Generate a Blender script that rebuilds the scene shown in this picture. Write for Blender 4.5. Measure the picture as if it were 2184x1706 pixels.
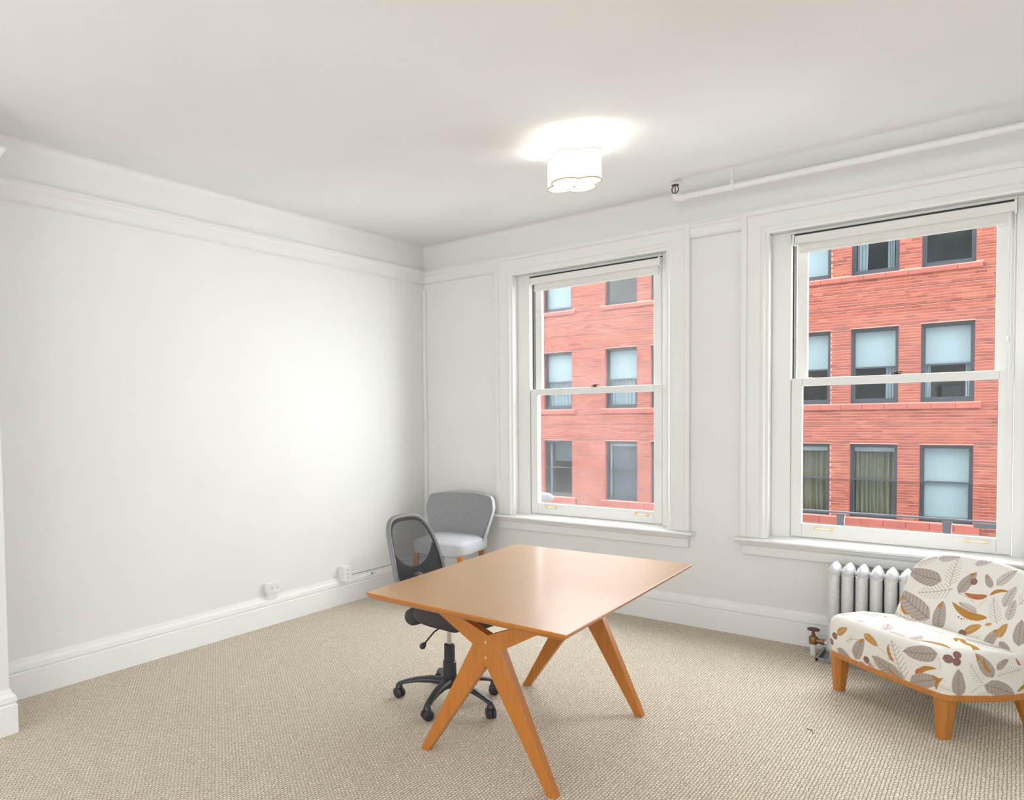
import bpy, bmesh, math, random
import numpy as np
from mathutils import Vector, Matrix
for o in list(bpy.data.objects): bpy.data.objects.remove(o)
random.seed(7); rng = np.random.default_rng(7)
SC = bpy.context.scene; COL = SC.collection
PI = math.pi
# ------------------------------------------------------------------ camera
cam = bpy.data.cameras.new('camera'); camo = bpy.data.objects.new('camera', cam); COL.objects.link(camo)
CX, CY, CZ = 3.8826, -5.3239, 1.5
R_ = Vector((0.72029488, 0.6934767, -0.01628935)); U_ = Vector((-0.0124763, 0.03643076, 0.9992583)); F_ = Vector((-0.69355578, 0.71955741, -0.03489292))
camo.matrix_world = Matrix(((R_.x, U_.x, -F_.x, CX), (R_.y, U_.y, -F_.y, CY), (R_.z, U_.z, -F_.z, CZ), (0, 0, 0, 1)))
cam.sensor_fit = 'HORIZONTAL'; cam.sensor_width = 36.0
cam.lens = 1524.66 * 36.0 / 2184.0
cam.shift_x = (1092.0 - 698.10) / 2184.0; cam.shift_y = (941.46 - 853.0) / 2184.0
cam.clip_start = 0.05; cam.clip_end = 300
SC.camera = camo
# ------------------------------------------------------------------ sky, lights, exposure
SKY = 11.0
w = bpy.data.worlds.new('overcast_sky'); SC.world = w; w.use_nodes = True
bg = w.node_tree.nodes['Background']; bg.inputs[0].default_value = (0.94, 0.975, 1.0, 1); bg.inputs[1].default_value = SKY
def area(name, loc, rot, sx, sy, power, color=(1, 1, 1)):
    l = bpy.data.lights.new(name, 'AREA'); l.shape = 'RECTANGLE'; l.size = sx; l.size_y = sy; l.energy = power; l.color = color
    o = bpy.data.objects.new(name, l); COL.objects.link(o); o.location = loc; o.rotation_euler = rot
    return o
area('rear_fill', (3.3, -8.0, 1.65), (PI/2, 0, 0), 5.0, 2.5, 132, (0.93, 0.97, 1.0))         # added fill light, standing in for unseen rear windows
area('side_fill', (6.3, -4.4, 1.6), (PI/2, 0, PI/2), 5.0, 2.4, 18, (0.93, 0.97, 1.0))      # fill light added on the right, in place of windows out of view
SC.view_settings.view_transform = 'Standard'; SC.view_settings.look = 'None'
SC.view_settings.exposure = 0.13; SC.view_settings.gamma = 1.0; SC.view_settings.use_curve_mapping = False

# ------------------------------------------------------------------ node helpers / materials
def s2l(c):
    c = c/255.0
    return c/12.92 if c <= 0.04045 else ((c+0.055)/1.055)**2.4
def rgb(r, g, b): return (s2l(r), s2l(g), s2l(b), 1)
def newmat(name):
    m = bpy.data.materials.new(name); m.use_nodes = True
    nt = m.node_tree; return m, nt, nt.nodes['Principled BSDF']
def N(nt, t, **kw):
    n = nt.nodes.new(t)
    for k, v in kw.items(): setattr(n, k, v)
    return n
def noise_col(nt, c1, c2, scale, detail=4, coord='Object', stretch=None):
    tc = N(nt, 'ShaderNodeTexCoord'); nz = N(nt, 'ShaderNodeTexNoise'); nz.inputs['Scale'].default_value = scale; nz.inputs['Detail'].default_value = detail
    src = tc.outputs[coord]
    if stretch:
        mp = N(nt, 'ShaderNodeMapping'); mp.inputs['Scale'].default_value = stretch; nt.links.new(src, mp.inputs[0]); src = mp.outputs[0]
    nt.links.new(src, nz.inputs['Vector'])
    mx = N(nt, 'ShaderNodeMix', data_type='RGBA'); mx.inputs[6].default_value = c1; mx.inputs[7].default_value = c2
    rp = N(nt, 'ShaderNodeMapRange'); rp.inputs[1].default_value = 0.3; rp.inputs[2].default_value = 0.7
    nt.links.new(nz.outputs[0], rp.inputs[0]); nt.links.new(rp.outputs[0], mx.inputs[0])
    return mx.outputs[2], nz.outputs[0]
def plain(name, c, rough=0.5, metal=0.0, var=0.06, scale=20, bump=0.0, stretch=None, coat=0.0, spec=None):
    m, nt, b = newmat(name)
    c2 = tuple(min(1, x*(1-var)) for x in c[:3])+(1,); c1 = tuple(min(1, x*(1+var)) for x in c[:3])+(1,)
    out, fac = noise_col(nt, c1, c2, scale, stretch=stretch)
    nt.links.new(out, b.inputs['Base Color']); b.inputs['Roughness'].default_value = rough; b.inputs['Metallic'].default_value = metal
    if coat: b.inputs['Coat Weight'].default_value = coat; b.inputs['Coat Roughness'].default_value = 0.12
    if spec is not None: b.inputs['Specular IOR Level'].default_value = spec
    if bump:
        bp = N(nt, 'ShaderNodeBump'); bp.inputs['Strength'].default_value = bump; bp.inputs['Distance'].default_value = 0.002
        nt.links.new(fac, bp.inputs['Height']); nt.links.new(bp.outputs[0], b.inputs['Normal'])
    return m
M = {}
M['wall'] = plain('wall_paint', (0.80, 0.795, 0.775, 1), 0.6, var=0.01, scale=3, bump=0.03)
M['ceil'] = plain('ceiling_paint', (0.87, 0.87, 0.862, 1), 0.7, var=0.012, scale=2)
M['trim'] = plain('trim_paint', (0.81, 0.805, 0.785, 1), 0.35, var=0.01, scale=5)
M['basepaint'] = plain('baseboard_paint', (0.87, 0.87, 0.865, 1), 0.3, var=0.01, scale=5)
M['white'] = plain('white_plastic', (0.82, 0.82, 0.80, 1), 0.35, var=0.01)
M['slot'] = plain('dark_slot', (0.03, 0.03, 0.03, 1), 0.6)
M['brass'] = plain('brass', (0.80, 0.62, 0.32, 1), 0.3, 0.9, var=0.1, scale=60)
M['bronze'] = plain('dark_bronze', (0.035, 0.022, 0.02, 1), 0.4, 0.6)
M['oldbrass'] = plain('aged_brass', (0.30, 0.17, 0.09, 1), 0.4, 0.7, var=0.3, scale=50)
M['rust'] = plain('rusty_handwheel', (0.13, 0.065, 0.06, 1), 0.6, 0.2, var=0.3, scale=80)
M['silver'] = plain('silver_paint', (0.68, 0.68, 0.69, 1), 0.32, 0.15, var=0.06, scale=90)
M['greymetal'] = plain('grey_sheet_metal', (0.30, 0.31, 0.32, 1), 0.35, 0.5, var=0.2, scale=30)
M['black'] = plain('black_plastic', (0.030, 0.031, 0.036, 1), 0.38, var=0.15)
M['grey'] = plain('grey_plastic', (0.20, 0.20, 0.22, 1), 0.35, var=0.05)
M['chrome'] = plain('chrome', (0.7, 0.7, 0.7, 1), 0.15, 1.0, var=0.02)
M['dkfab'] = plain('black_fabric', (0.055, 0.049, 0.052, 1), 0.9, var=0.5, scale=400, bump=0.3)
M['gfab'] = plain('grey_woven_fabric', (0.30, 0.30, 0.31, 1), 0.95, var=0.42, scale=330, bump=0.4)
M['gfab2'] = plain('pale_grey_woven_fabric', (0.52, 0.53, 0.56, 1), 0.95, var=0.2, scale=330, bump=0.3)
M['blind'] = plain('blind_fabric', (0.80, 0.79, 0.75, 1), 0.8, var=0.01, scale=100)
M['slate'] = plain('slate_blue_frame', (0.0106, 0.0165, 0.0238, 1), 0.4, var=0.08, scale=4)
M['mortar'] = plain('mortar', (0.30, 0.145, 0.112, 1), 0.9, var=0.12, scale=2)
M['sillbrick'] = plain('sill_terracotta', (0.1505, 0.0333, 0.0236, 1), 0.8, var=0.2, scale=1.3)
M['joint_headshade'] = plain('dark_red_joint_head_shade', (0.0429, 0.0106, 0.0079, 1), 0.9, var=0.2, scale=2)
M['stone'] = plain('grey_stone', (0.30, 0.29, 0.27, 1), 0.9, var=0.2, scale=0.6)
M['asphalt'] = plain('asphalt', (0.16, 0.16, 0.16, 1), 0.9, var=0.2, scale=1)
M['whiteblind'] = plain('white_blind', (0.235, 0.255, 0.258, 1), 0.8, var=0.03, scale=1.2)
M['palecloth'] = plain('pale_cloth', (0.20, 0.225, 0.24, 1), 0.9, var=0.15, scale=5, stretch=(6, 1, 0.3))
M['beigecloth'] = plain('beige_cloth', (0.115, 0.095, 0.058, 1), 0.9, var=0.5, scale=3, stretch=(9, 1, 0.2))  # vertical streaks put the shade of the folds into the colour
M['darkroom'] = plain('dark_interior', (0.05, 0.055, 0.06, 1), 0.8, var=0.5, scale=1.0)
M['greymesh'] = plain('grey_insect_screen', (0.075, 0.075, 0.085, 1), 0.9, var=0.5, scale=60)
M['steel'] = plain('blue_grey_steel', (0.0119, 0.0185, 0.0264, 1), 0.35, var=0.1, scale=4)
M['lint'] = plain('brown_lint', (0.08, 0.05, 0.03, 1), 0.9)
M['palevent'] = plain('pale_vent_metal', (0.0924, 0.0990, 0.1089, 1), 0.5, var=0.05)

def wood(name, ca, cb, rough, coat, axis='X', scale=6.0):
    m, nt, b = newmat(name)
    st = {'X': (1.2, 14, 14), 'Y': (14, 1.2, 14), 'Z': (14, 14, 1.2)}[axis]
    out, fac = noise_col(nt, ca, cb, scale, 6, stretch=st)
    nt.links.new(out, b.inputs['Base Color']); b.inputs['Roughness'].default_value = rough
    b.inputs['Coat Weight'].default_value = coat; b.inputs['Coat Roughness'].default_value = 0.16
    return m
M['desktop'] = wood('desk_veneer', (0.53, 0.300, 0.130, 1), (0.50, 0.275, 0.115, 1), 0.36, 0.36, 'Y', 5)
M['deskleg'] = wood('desk_leg_wood', (0.52, 0.19, 0.028, 1), (0.43, 0.145, 0.02, 1), 0.35, 0.2, 'Z', 8)
M['chairwood'] = wood('chair_leg_wood', (0.52, 0.20, 0.035, 1), (0.42, 0.15, 0.022, 1), 0.35, 0.2, 'Z', 9)

def glass(name, refl_min, haze=0.0, tint=(1, 1, 1, 1), refl_max=0.6):
    m, nt, b = newmat(name); nt.nodes.remove(b)
    out = nt.nodes['Material Output']
    tr = N(nt, 'ShaderNodeBsdfTransparent'); tr.inputs[0].default_value = tint
    gl = N(nt, 'ShaderNodeBsdfGlossy'); gl.inputs['Roughness'].default_value = 0.01
    fr = N(nt, 'ShaderNodeMath', operation='POWER'); fr.inputs[1].default_value = 5.0; lw_ = N(nt, 'ShaderNodeLayerWeight'); lw_.inputs[0].default_value = 0.5; nt.links.new(lw_.outputs['Facing'], fr.inputs[0])
    mr = N(nt, 'ShaderNodeMapRange'); mr.inputs[1].default_value = 0.0; mr.inputs[2].default_value = 1.0; mr.inputs[3].default_value = refl_min; mr.inputs[4].default_value = refl_max
    nt.links.new(fr.outputs[0], mr.inputs[0])
    mx = N(nt, 'ShaderNodeMixShader'); nt.links.new(mr.outputs[0], mx.inputs[0]); nt.links.new(tr.outputs[0], mx.inputs[1]); nt.links.new(gl.outputs[0], mx.inputs[2])
    last = mx.outputs[0]
    if haze:
        nz = N(nt, 'ShaderNodeTexNoise'); nz.inputs['Scale'].default_value = 3.0
        tc = N(nt, 'ShaderNodeTexCoord'); nt.links.new(tc.outputs['Object'], nz.inputs['Vector'])
        mh = N(nt, 'ShaderNodeMath', operation='MULTIPLY'); mh.inputs[1].default_value = 2*haze; nt.links.new(nz.outputs[0], mh.inputs[0])
        tl = N(nt, 'ShaderNodeBsdfTranslucent'); tl.inputs[0].default_value = (0.8, 0.8, 0.8, 1)
        m2 = N(nt, 'ShaderNodeMixShader'); nt.links.new(mh.outputs[0], m2.inputs[0]); nt.links.new(last, m2.inputs[1]); nt.links.new(tl.outputs[0], m2.inputs[2]); last = m2.outputs[0]
    nt.links.new(last, out.inputs[0])
    return m
M['pane_dusty'] = glass('window_glass_dusty', 0.012, 0.016)
M['pane'] = glass('window_glass', 0.008, 0.0)
M['facade_glass'] = glass('facade_glass', 0.012, 0.0, (0.85, 0.9, 0.92, 1), 0.8)
M['facade_glass_bright'] = glass('facade_glass_reflecting', 0.06, 0.0, (0.85, 0.9, 0.92, 1), 0.9)

def carpet():
    m, nt, b = newmat('woven_carpet')
    tc = N(nt, 'ShaderNodeTexCoord')
    nz = N(nt, 'ShaderNodeTexNoise'); nz.inputs['Scale'].default_value = 55; nz.inputs['Detail'].default_value = 2
    nt.links.new(tc.outputs['Object'], nz.inputs['Vector'])
    sub = N(nt, 'ShaderNodeVectorMath', operation='SUBTRACT'); sub.inputs[1].default_value = (0.5, 0.5, 0.5); nt.links.new(nz.outputs['Color'], sub.inputs[0])
    sc = N(nt, 'ShaderNodeVectorMath', operation='SCALE'); sc.inputs['Scale'].default_value = 0.015; nt.links.new(sub.outputs[0], sc.inputs[0])
    ad = N(nt, 'ShaderNodeVectorMath', operation='ADD'); nt.links.new(tc.outputs['Object'], ad.inputs[0]); nt.links.new(sc.outputs[0], ad.inputs[1])
    mp = N(nt, 'ShaderNodeMapping'); mp.inputs['Rotation'].default_value = (0, 0, PI/2); nt.links.new(ad.outputs[0], mp.inputs[0])
    br = N(nt, 'ShaderNodeTexBrick'); br.offset = 0.5; br.inputs['Scale'].default_value = 1.0
    br.inputs['Brick Width'].default_value = 0.019; br.inputs['Row Height'].default_value = 0.0125
    br.inputs['Mortar Size'].default_value = 0.0030; br.inputs['Mortar Smooth'].default_value = 1.0
    br.inputs['Color1'].default_value = (0.87, 0.785, 0.655, 1); br.inputs['Color2'].default_value = (0.76, 0.68, 0.56, 1); br.inputs['Mortar'].default_value = (0.34, 0.285, 0.21, 1)
    nt.links.new(mp.outputs[0], br.inputs['Vector'])
    n2 = N(nt, 'ShaderNodeTexNoise'); n2.inputs['Scale'].default_value = 260; n2.inputs['Detail'].default_value = 3; nt.links.new(tc.outputs['Object'], n2.inputs['Vector'])
    mr = N(nt, 'ShaderNodeMapRange'); mr.inputs[1].default_value = 0.3; mr.inputs[2].default_value = 0.7; mr.inputs[3].default_value = 0.72; mr.inputs[4].default_value = 1.18; nt.links.new(n2.outputs[0], mr.inputs[0])
    mul = N(nt, 'ShaderNodeMix', data_type='RGBA', blend_type='MULTIPLY'); mul.inputs[0].default_value = 1.0
    nt.links.new(br.outputs[0], mul.inputs[6]); nt.links.new(mr.outputs[0], mul.inputs[7])
    nt.links.new(mul.outputs[2], b.inputs['Base Color']); b.inputs['Roughness'].default_value = 0.95; b.inputs['Specular IOR Level'].default_value = 0.1
    inv = N(nt, 'ShaderNodeMath', operation='SUBTRACT'); inv.inputs[0].default_value = 1.0; nt.links.new(br.outputs['Fac'], inv.inputs[1])
    bp = N(nt, 'ShaderNodeBump'); bp.inputs['Strength'].default_value = 0.6; bp.inputs['Distance'].default_value = 0.004
    nt.links.new(inv.outputs[0], bp.inputs['Height']); nt.links.new(bp.outputs[0], b.inputs['Normal'])
    return m
M['carpet'] = carpet()
def brickmat():
    m, nt, b = newmat('red_brick')
    at = N(nt, 'ShaderNodeAttribute', attribute_name='tone')
    rp = N(nt, 'ShaderNodeValToRGB')
    e = rp.color_ramp.elements; e[0].color = (0.0768, 0.0125, 0.0067, 1); e[1].color = (0.1529, 0.0424, 0.0231, 1); x = rp.color_ramp.elements.new(0.5); x.color = (0.1254, 0.0251, 0.0132, 1)
    nt.links.new(at.outputs['Fac'], rp.inputs[0]); nt.links.new(rp.outputs[0], b.inputs['Base Color']); b.inputs['Roughness'].default_value = 0.85
    return m
M['brick'] = brickmat()
def emis(name, c, s, base=(0.8, 0.78, 0.72, 1)):
    m, nt, b = newmat(name); out, _ = noise_col(nt, base, tuple(x*0.97 for x in base[:3])+(1,), 40)
    nt.links.new(out, b.inputs['Base Color']); b.inputs['Emission Color'].default_value = c; b.inputs['Emission Strength'].default_value = s
    return m
M['shade'] = emis('lit_lamp_shade', (1, 0.97, 0.92, 1), 0.5)
M['diffuser'] = emis('lit_lamp_diffuser', (1, 0.96, 0.88, 1), 1.6)
M['lamptrim'] = plain('tan_lamp_trim', (0.62, 0.46, 0.30, 1), 0.5)
M['orangelamp'] = emis('small_orange_lamp', (1.0, 0.45, 0.12, 1), 1.2, (0.6, 0.3, 0.1, 1))
def printfab():
    m, nt, b = newmat('leaf_print_fabric')
    at = N(nt, 'ShaderNodeAttribute', attribute_name='print'); nz = N(nt, 'ShaderNodeTexNoise'); nz.inputs['Scale'].default_value = 500
    tc = N(nt, 'ShaderNodeTexCoord'); nt.links.new(tc.outputs['Object'], nz.inputs['Vector'])
    mr = N(nt, 'ShaderNodeMapRange'); mr.inputs[3].default_value = 0.93; mr.inputs[4].default_value = 1.07; nt.links.new(nz.outputs[0], mr.inputs[0])
    mul = N(nt, 'ShaderNodeMix', data_type='RGBA', blend_type='MULTIPLY'); mul.inputs[0].default_value = 1.0
    nt.links.new(at.outputs['Color'], mul.inputs[6]); nt.links.new(mr.outputs[0], mul.inputs[7]); nt.links.new(mul.outputs[2], b.inputs['Base Color']); b.inputs['Roughness'].default_value = 0.9
    b.inputs['Specular IOR Level'].default_value = 0.2
    return m
M['print'] = printfab()
def meshfab():
    m, nt, b = newmat('chair_back_mesh'); out = nt.nodes['Material Output']
    o, _ = noise_col(nt, (0.05, 0.05, 0.058, 1), (0.03, 0.03, 0.035, 1), 500); nt.links.new(o, b.inputs['Base Color']); b.inputs['Roughness'].default_value = 0.7
    tr = N(nt, 'ShaderNodeBsdfTransparent'); mx = N(nt, 'ShaderNodeMixShader'); mx.inputs[0].default_value = 0.70
    nt.links.new(tr.outputs[0], mx.inputs[1]); nt.links.new(b.outputs[0], mx.inputs[2]); nt.links.new(mx.outputs[0], out.inputs[0])
    return m
M['mesh'] = meshfab()

# ------------------------------------------------------------------ geometry helpers
class MB:
    def __init__(s): s.v = []; s.f = []
    def add(s, v, f):
        n = len(s.v); s.v += [tuple(p) for p in v]; s.f += [tuple(i+n for i in q) for q in f]; return s
    def box(s, x0, x1, y0, y1, z0, z1):
        v = [(x0, y0, z0), (x1, y0, z0), (x1, y1, z0), (x0, y1, z0), (x0, y0, z1), (x1, y0, z1), (x1, y1, z1), (x0, y1, z1)]
        return s.add(v, [(0, 3, 2, 1), (4, 5, 6, 7), (0, 1, 5, 4), (1, 2, 6, 5), (2, 3, 7, 6), (3, 0, 4, 7)])
    def prism(s, pts, fn0, fn1):
        n = len(pts); v = [fn0(p) for p in pts]+[fn1(p) for p in pts]
        f = [tuple(range(n))[::-1], tuple(range(n, 2*n))]+[(i, (i+1) % n, n+(i+1) % n, n+i) for i in range(n)]
        return s.add(v, f)
    def tube(s, path, r, n=10, closed=False, cap=True):
        P = [Vector(p) for p in path]; m = len(P); rr = r if hasattr(r, '__len__') else [r]*m; v = []; prev = None
        for i, p in enumerate(P):
            a = P[(i-1) % m] if (closed or i > 0) else p; b = P[(i+1) % m] if (closed or i < m-1) else p
            t = (b-a).normalized()
            if prev is None:
                up = Vector((0, 0, 1)) if abs(t.z) < 0.9 else Vector((1, 0, 0)); x = t.cross(up).normalized()
            else: x = (prev-t*prev.dot(t)).normalized()
            prev = x; y = t.cross(x)
            for k in range(n):
                a_ = 2*PI*k/n; v.append(p+(x*math.cos(a_)+y*math.sin(a_))*rr[i])
        f = []; L = m if closed else m-1
        for i in range(L):
            j = (i+1) % m
            for k in range(n): f.append((i*n+k, i*n+(k+1) % n, j*n+(k+1) % n, j*n+k))
        if cap and not closed: f += [tuple(range(n))[::-1], tuple((m-1)*n+k for k in range(n))]
        return s.add(v, f)
    def lathe(s, prof, c=(0, 0, 0), n=20, axis='Z', sx=1, sy=1):
        v = []; f = []
        for r, z in prof:
            for k in range(n):
                a = 2*PI*k/n; x, y = r*math.cos(a)*sx, r*math.sin(a)*sy
                p = {'Z': (x, y, z), 'X': (z, x, y), 'Y': (y, z, x)}[axis]
                v.append((p[0]+c[0], p[1]+c[1], p[2]+c[2]))
        m = len(prof)
        for i in range(m-1):
            for k in range(n): f.append((i*n+k, i*n+(k+1) % n, (i+1)*n+(k+1) % n, (i+1)*n+k))
        f += [tuple(range(n))[::-1], tuple((m-1)*n+k for k in range(n))]
        return s.add(v, f)
    def sweep(s, path, prof, left=True):
        # path: (x, y) polyline; prof: closed list of (d, z), d = distance out of the wall to the side of travel
        P = [Vector((p[0], p[1])) for p in path]; m = len(P); n = len(prof); v = []
        def nrm(a, b):
            t = (b-a).normalized(); return Vector((-t.y, t.x)) if left else Vector((t.y, -t.x))
        for i, p in enumerate(P):
            if i == 0: o = nrm(P[0], P[1])
            elif i == m-1: o = nrm(P[-2], P[-1])
            else:
                a, b = nrm(P[i-1], p), nrm(p, P[i+1]); o = (a+b); o = o/(o.dot(a))
            for d, z in prof: v.append((p.x+o.x*d, p.y+o.y*d, z))
        f = []
        for i in range(m-1):
            for k in range(n): f.append((i*n+k, i*n+(k+1) % n, (i+1)*n+(k+1) % n, (i+1)*n+k))
        f += [tuple(range(n)), tuple((m-1)*n+k for k in range(n))[::-1]]
        return s.add(v, f)
    def build(s, name, mat, parent=None, bevel=0.0, smooth=False, seg=2, label=None, kind=None, loc=None):
        me = bpy.data.meshes.new(name); me.from_pydata(s.v, [], s.f); me.update()
        bm = bmesh.new(); bm.from_mesh(me); bmesh.ops.recalc_face_normals(bm, faces=bm.faces); bm.to_mesh(me); bm.free()
        me.materials.append(M[mat] if isinstance(mat, str) else mat)
        o = bpy.data.objects.new(name, me); COL.objects.link(o)
        if smooth:
            for p in me.polygons: p.use_smooth = True
            if smooth != 'all':
                bm = bmesh.new(); bm.from_mesh(me)
                for e in bm.edges:
                    if len(e.link_faces) == 2 and e.calc_face_angle(0) > math.radians(38): e.smooth = False
                bm.to_mesh(me); bm.free()
        if bevel:
            b = o.modifiers.new('bevel', 'BEVEL'); b.width = bevel; b.segments = seg; b.limit_method = 'ANGLE'; b.angle_limit = math.radians(40)
        if parent is not None: o.parent = parent
        if label: o['label'] = label
        if kind: o['kind'] = kind
        if loc: o.location = loc
        return o
def thing(name, label, cat, loc=(0, 0, 0), rz=0, group=None):
    o = bpy.data.objects.new(name, None); COL.objects.link(o); o.location = loc; o.rotation_euler = (0, 0, rz)
    o.empty_display_size = 0.05; o['label'] = label; o['category'] = cat
    if group: o['group'] = group
    return o
def tag(o, label, cat, group=None):
    o['label'] = label; o['category'] = cat
    if group: o['group'] = group
    return o
def struct(o, label, cat):
    o['kind'] = 'structure'; o['label'] = label; o['category'] = cat; return o
def children(o): return [c for c in bpy.data.objects if c.parent == o]
def copy_tree(o, parent=None):
    c = o.copy(); COL.objects.link(c)
    if parent is not None: c.parent = parent
    for ch in children(o): copy_tree(ch, c)
    return c
def arc(cx, cy, r, a0, a1, n): return [(cx+r*math.cos(math.radians(a0+(a1-a0)*i/n)), cy+r*math.sin(math.radians(a0+(a1-a0)*i/n))) for i in range(n+1)]

# ------------------------------------------------------------------ room shell
H = 3.012; XR, YR = 6.5, -8.2; PY, PX = -3.950, 0.400
W0 = [0.745, 2.574]                    # left outer edge of each window casing
JL, JR, ZS, ZH = 0.155, 1.357, 0.64, 2.626   # jamb offsets, stool and head levels
def wall_box(name, label, *b): return struct(MB().box(*b).build(name, 'wall'), label, 'wall')
struct(MB().box(-0.3, XR, YR, 0.3, -0.2, 0).build('floor', 'carpet'), 'beige looped woven carpet covering the whole floor', 'carpet')
struct(MB().box(-0.3, XR, YR, 0.3, H, H+0.15).build('ceiling', 'ceil'), 'smooth off-white painted ceiling', 'ceiling')
wall_box('wall_left', 'large plain cream wall on the left side of the room', -0.2, 0, PY, 0.3, 0, H)
wall_box('wall_near', 'projecting cream wall end at the left edge of the picture', -0.2, PX, YR, PY, 0, H)
wall_box('wall_right', 'cream wall on the right side, outside the view', XR, XR+0.2, YR, 0.3, 0, H)
wall_box('wall_rear', 'cream wall behind the camera, outside the view', -0.2, XR, YR-0.2, YR, 0, H)
mb = MB(); xs = [0]
for a in W0:
    mb.box(xs[-1], a+JL-0.006, 0, 0.28, 0, H); mb.box(a+JL-0.006, a+JR+0.006, 0, 0.28, 0, ZS); mb.box(a+JL-0.006, a+JR+0.006, 0, 0.28, ZH+0.006, H); xs.append(a+JR+0.006)
mb.box(xs[-1], XR, 0, 0.28, 0, H)
struct(mb.build('wall_back', 'wall'), 'cream wall with the two sash windows', 'wall')
# the storeys of our own building around this room: they are unseen, added to shade the street, and show in the panes opposite
mb = MB()
for bx in ((-24, -0.21, -0.2, 0.28, -10, 15), (XR+0.21, 26, -0.2, 0.28, -10, 15), (-0.21, XR+0.21, -0.2, 0.28, H+0.16, 15), (-0.21, XR+0.21, -0.2, 0.28, -10, -0.21)): mb.box(*bx)
struct(mb.build('wall_exterior', 'stone'), 'outside face of the storeys around this room, out of view', 'wall')
path = [(0, 0), (0, PY), (PX, PY), (PX, YR)]
COVE = [(0, H)] + [(0.04-0.04*math.cos(math.radians(t)), H-0.04+0.04*math.sin(math.radians(t))) for t in range(0, 91, 10)]
COVE = [(0, H+0.01)] + [(x, z) for x, z in COVE[1:]] +[(0.04, H+0.01)]
struct(MB().sweep(path, COVE).build('trim_1', 'wall', smooth=True), 'curved plaster cove where the left wall meets the ceiling', 'trim')
struct(MB().sweep([(XR, 0), (0, 0)], COVE).build('trim_2', 'wall', smooth=True), 'curved plaster cove above the two windows', 'trim')
struct(MB().prism([(0, H+0.002), (-0.43, H+0.002), (-0.42, H-0.0006), (-0.30, H-0.006), (-0.16, H-0.014), (0, H-0.026)], lambda p: (2.15, p[0], p[1]), lambda p: (XR, p[0], p[1])).build('trim_6', 'ceil'), 'ceiling strip sloping slightly down to the wall above the pipe', 'trim')  # shallow wedge that draws a faint crease along the ceiling
RAIL = [(0, 2.786), (0.046, 2.786), (0.046, 2.774), (0.036, 2.764), (0.034, 2.752), (0.026, 2.744), (0.022, 2.738), (0.020, 2.694), (0.026, 2.690), (0.026, 2.682), (0.010, 2.674), (0, 2.673)]
struct(MB().sweep(path, RAIL).build('trim_3', 'trim'), 'cream picture rail running along the left wall', 'trim')
struct(MB().sweep([(W0[0], 0), (0, 0)], RAIL).build('trim_4', 'trim'), 'short picture rail between the corner and the left window', 'trim')
struct(MB().sweep([(W0[1], 0), (W0[0]+1.512, 0)], RAIL).build('trim_5', 'trim'), 'short picture rail between the two windows', 'trim')
BASE = [(0, 0.212), (0.007, 0.209), (0.010, 0.192), (0.015, 0.188), (0.024, 0.178), (0.027, 0.155), (0.020, 0.143), (0.028, 0.137), (0.028, 0.0), (0, 0)]
struct(MB().sweep(path, BASE).build('baseboard_left', 'basepaint'), 'tall white moulded baseboard along the left wall', 'baseboard')
struct(MB().sweep([(XR, 0), (0, 0)], BASE).build('baseboard_back', 'basepaint'), 'tall white moulded baseboard below the windows', 'baseboard')

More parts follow.
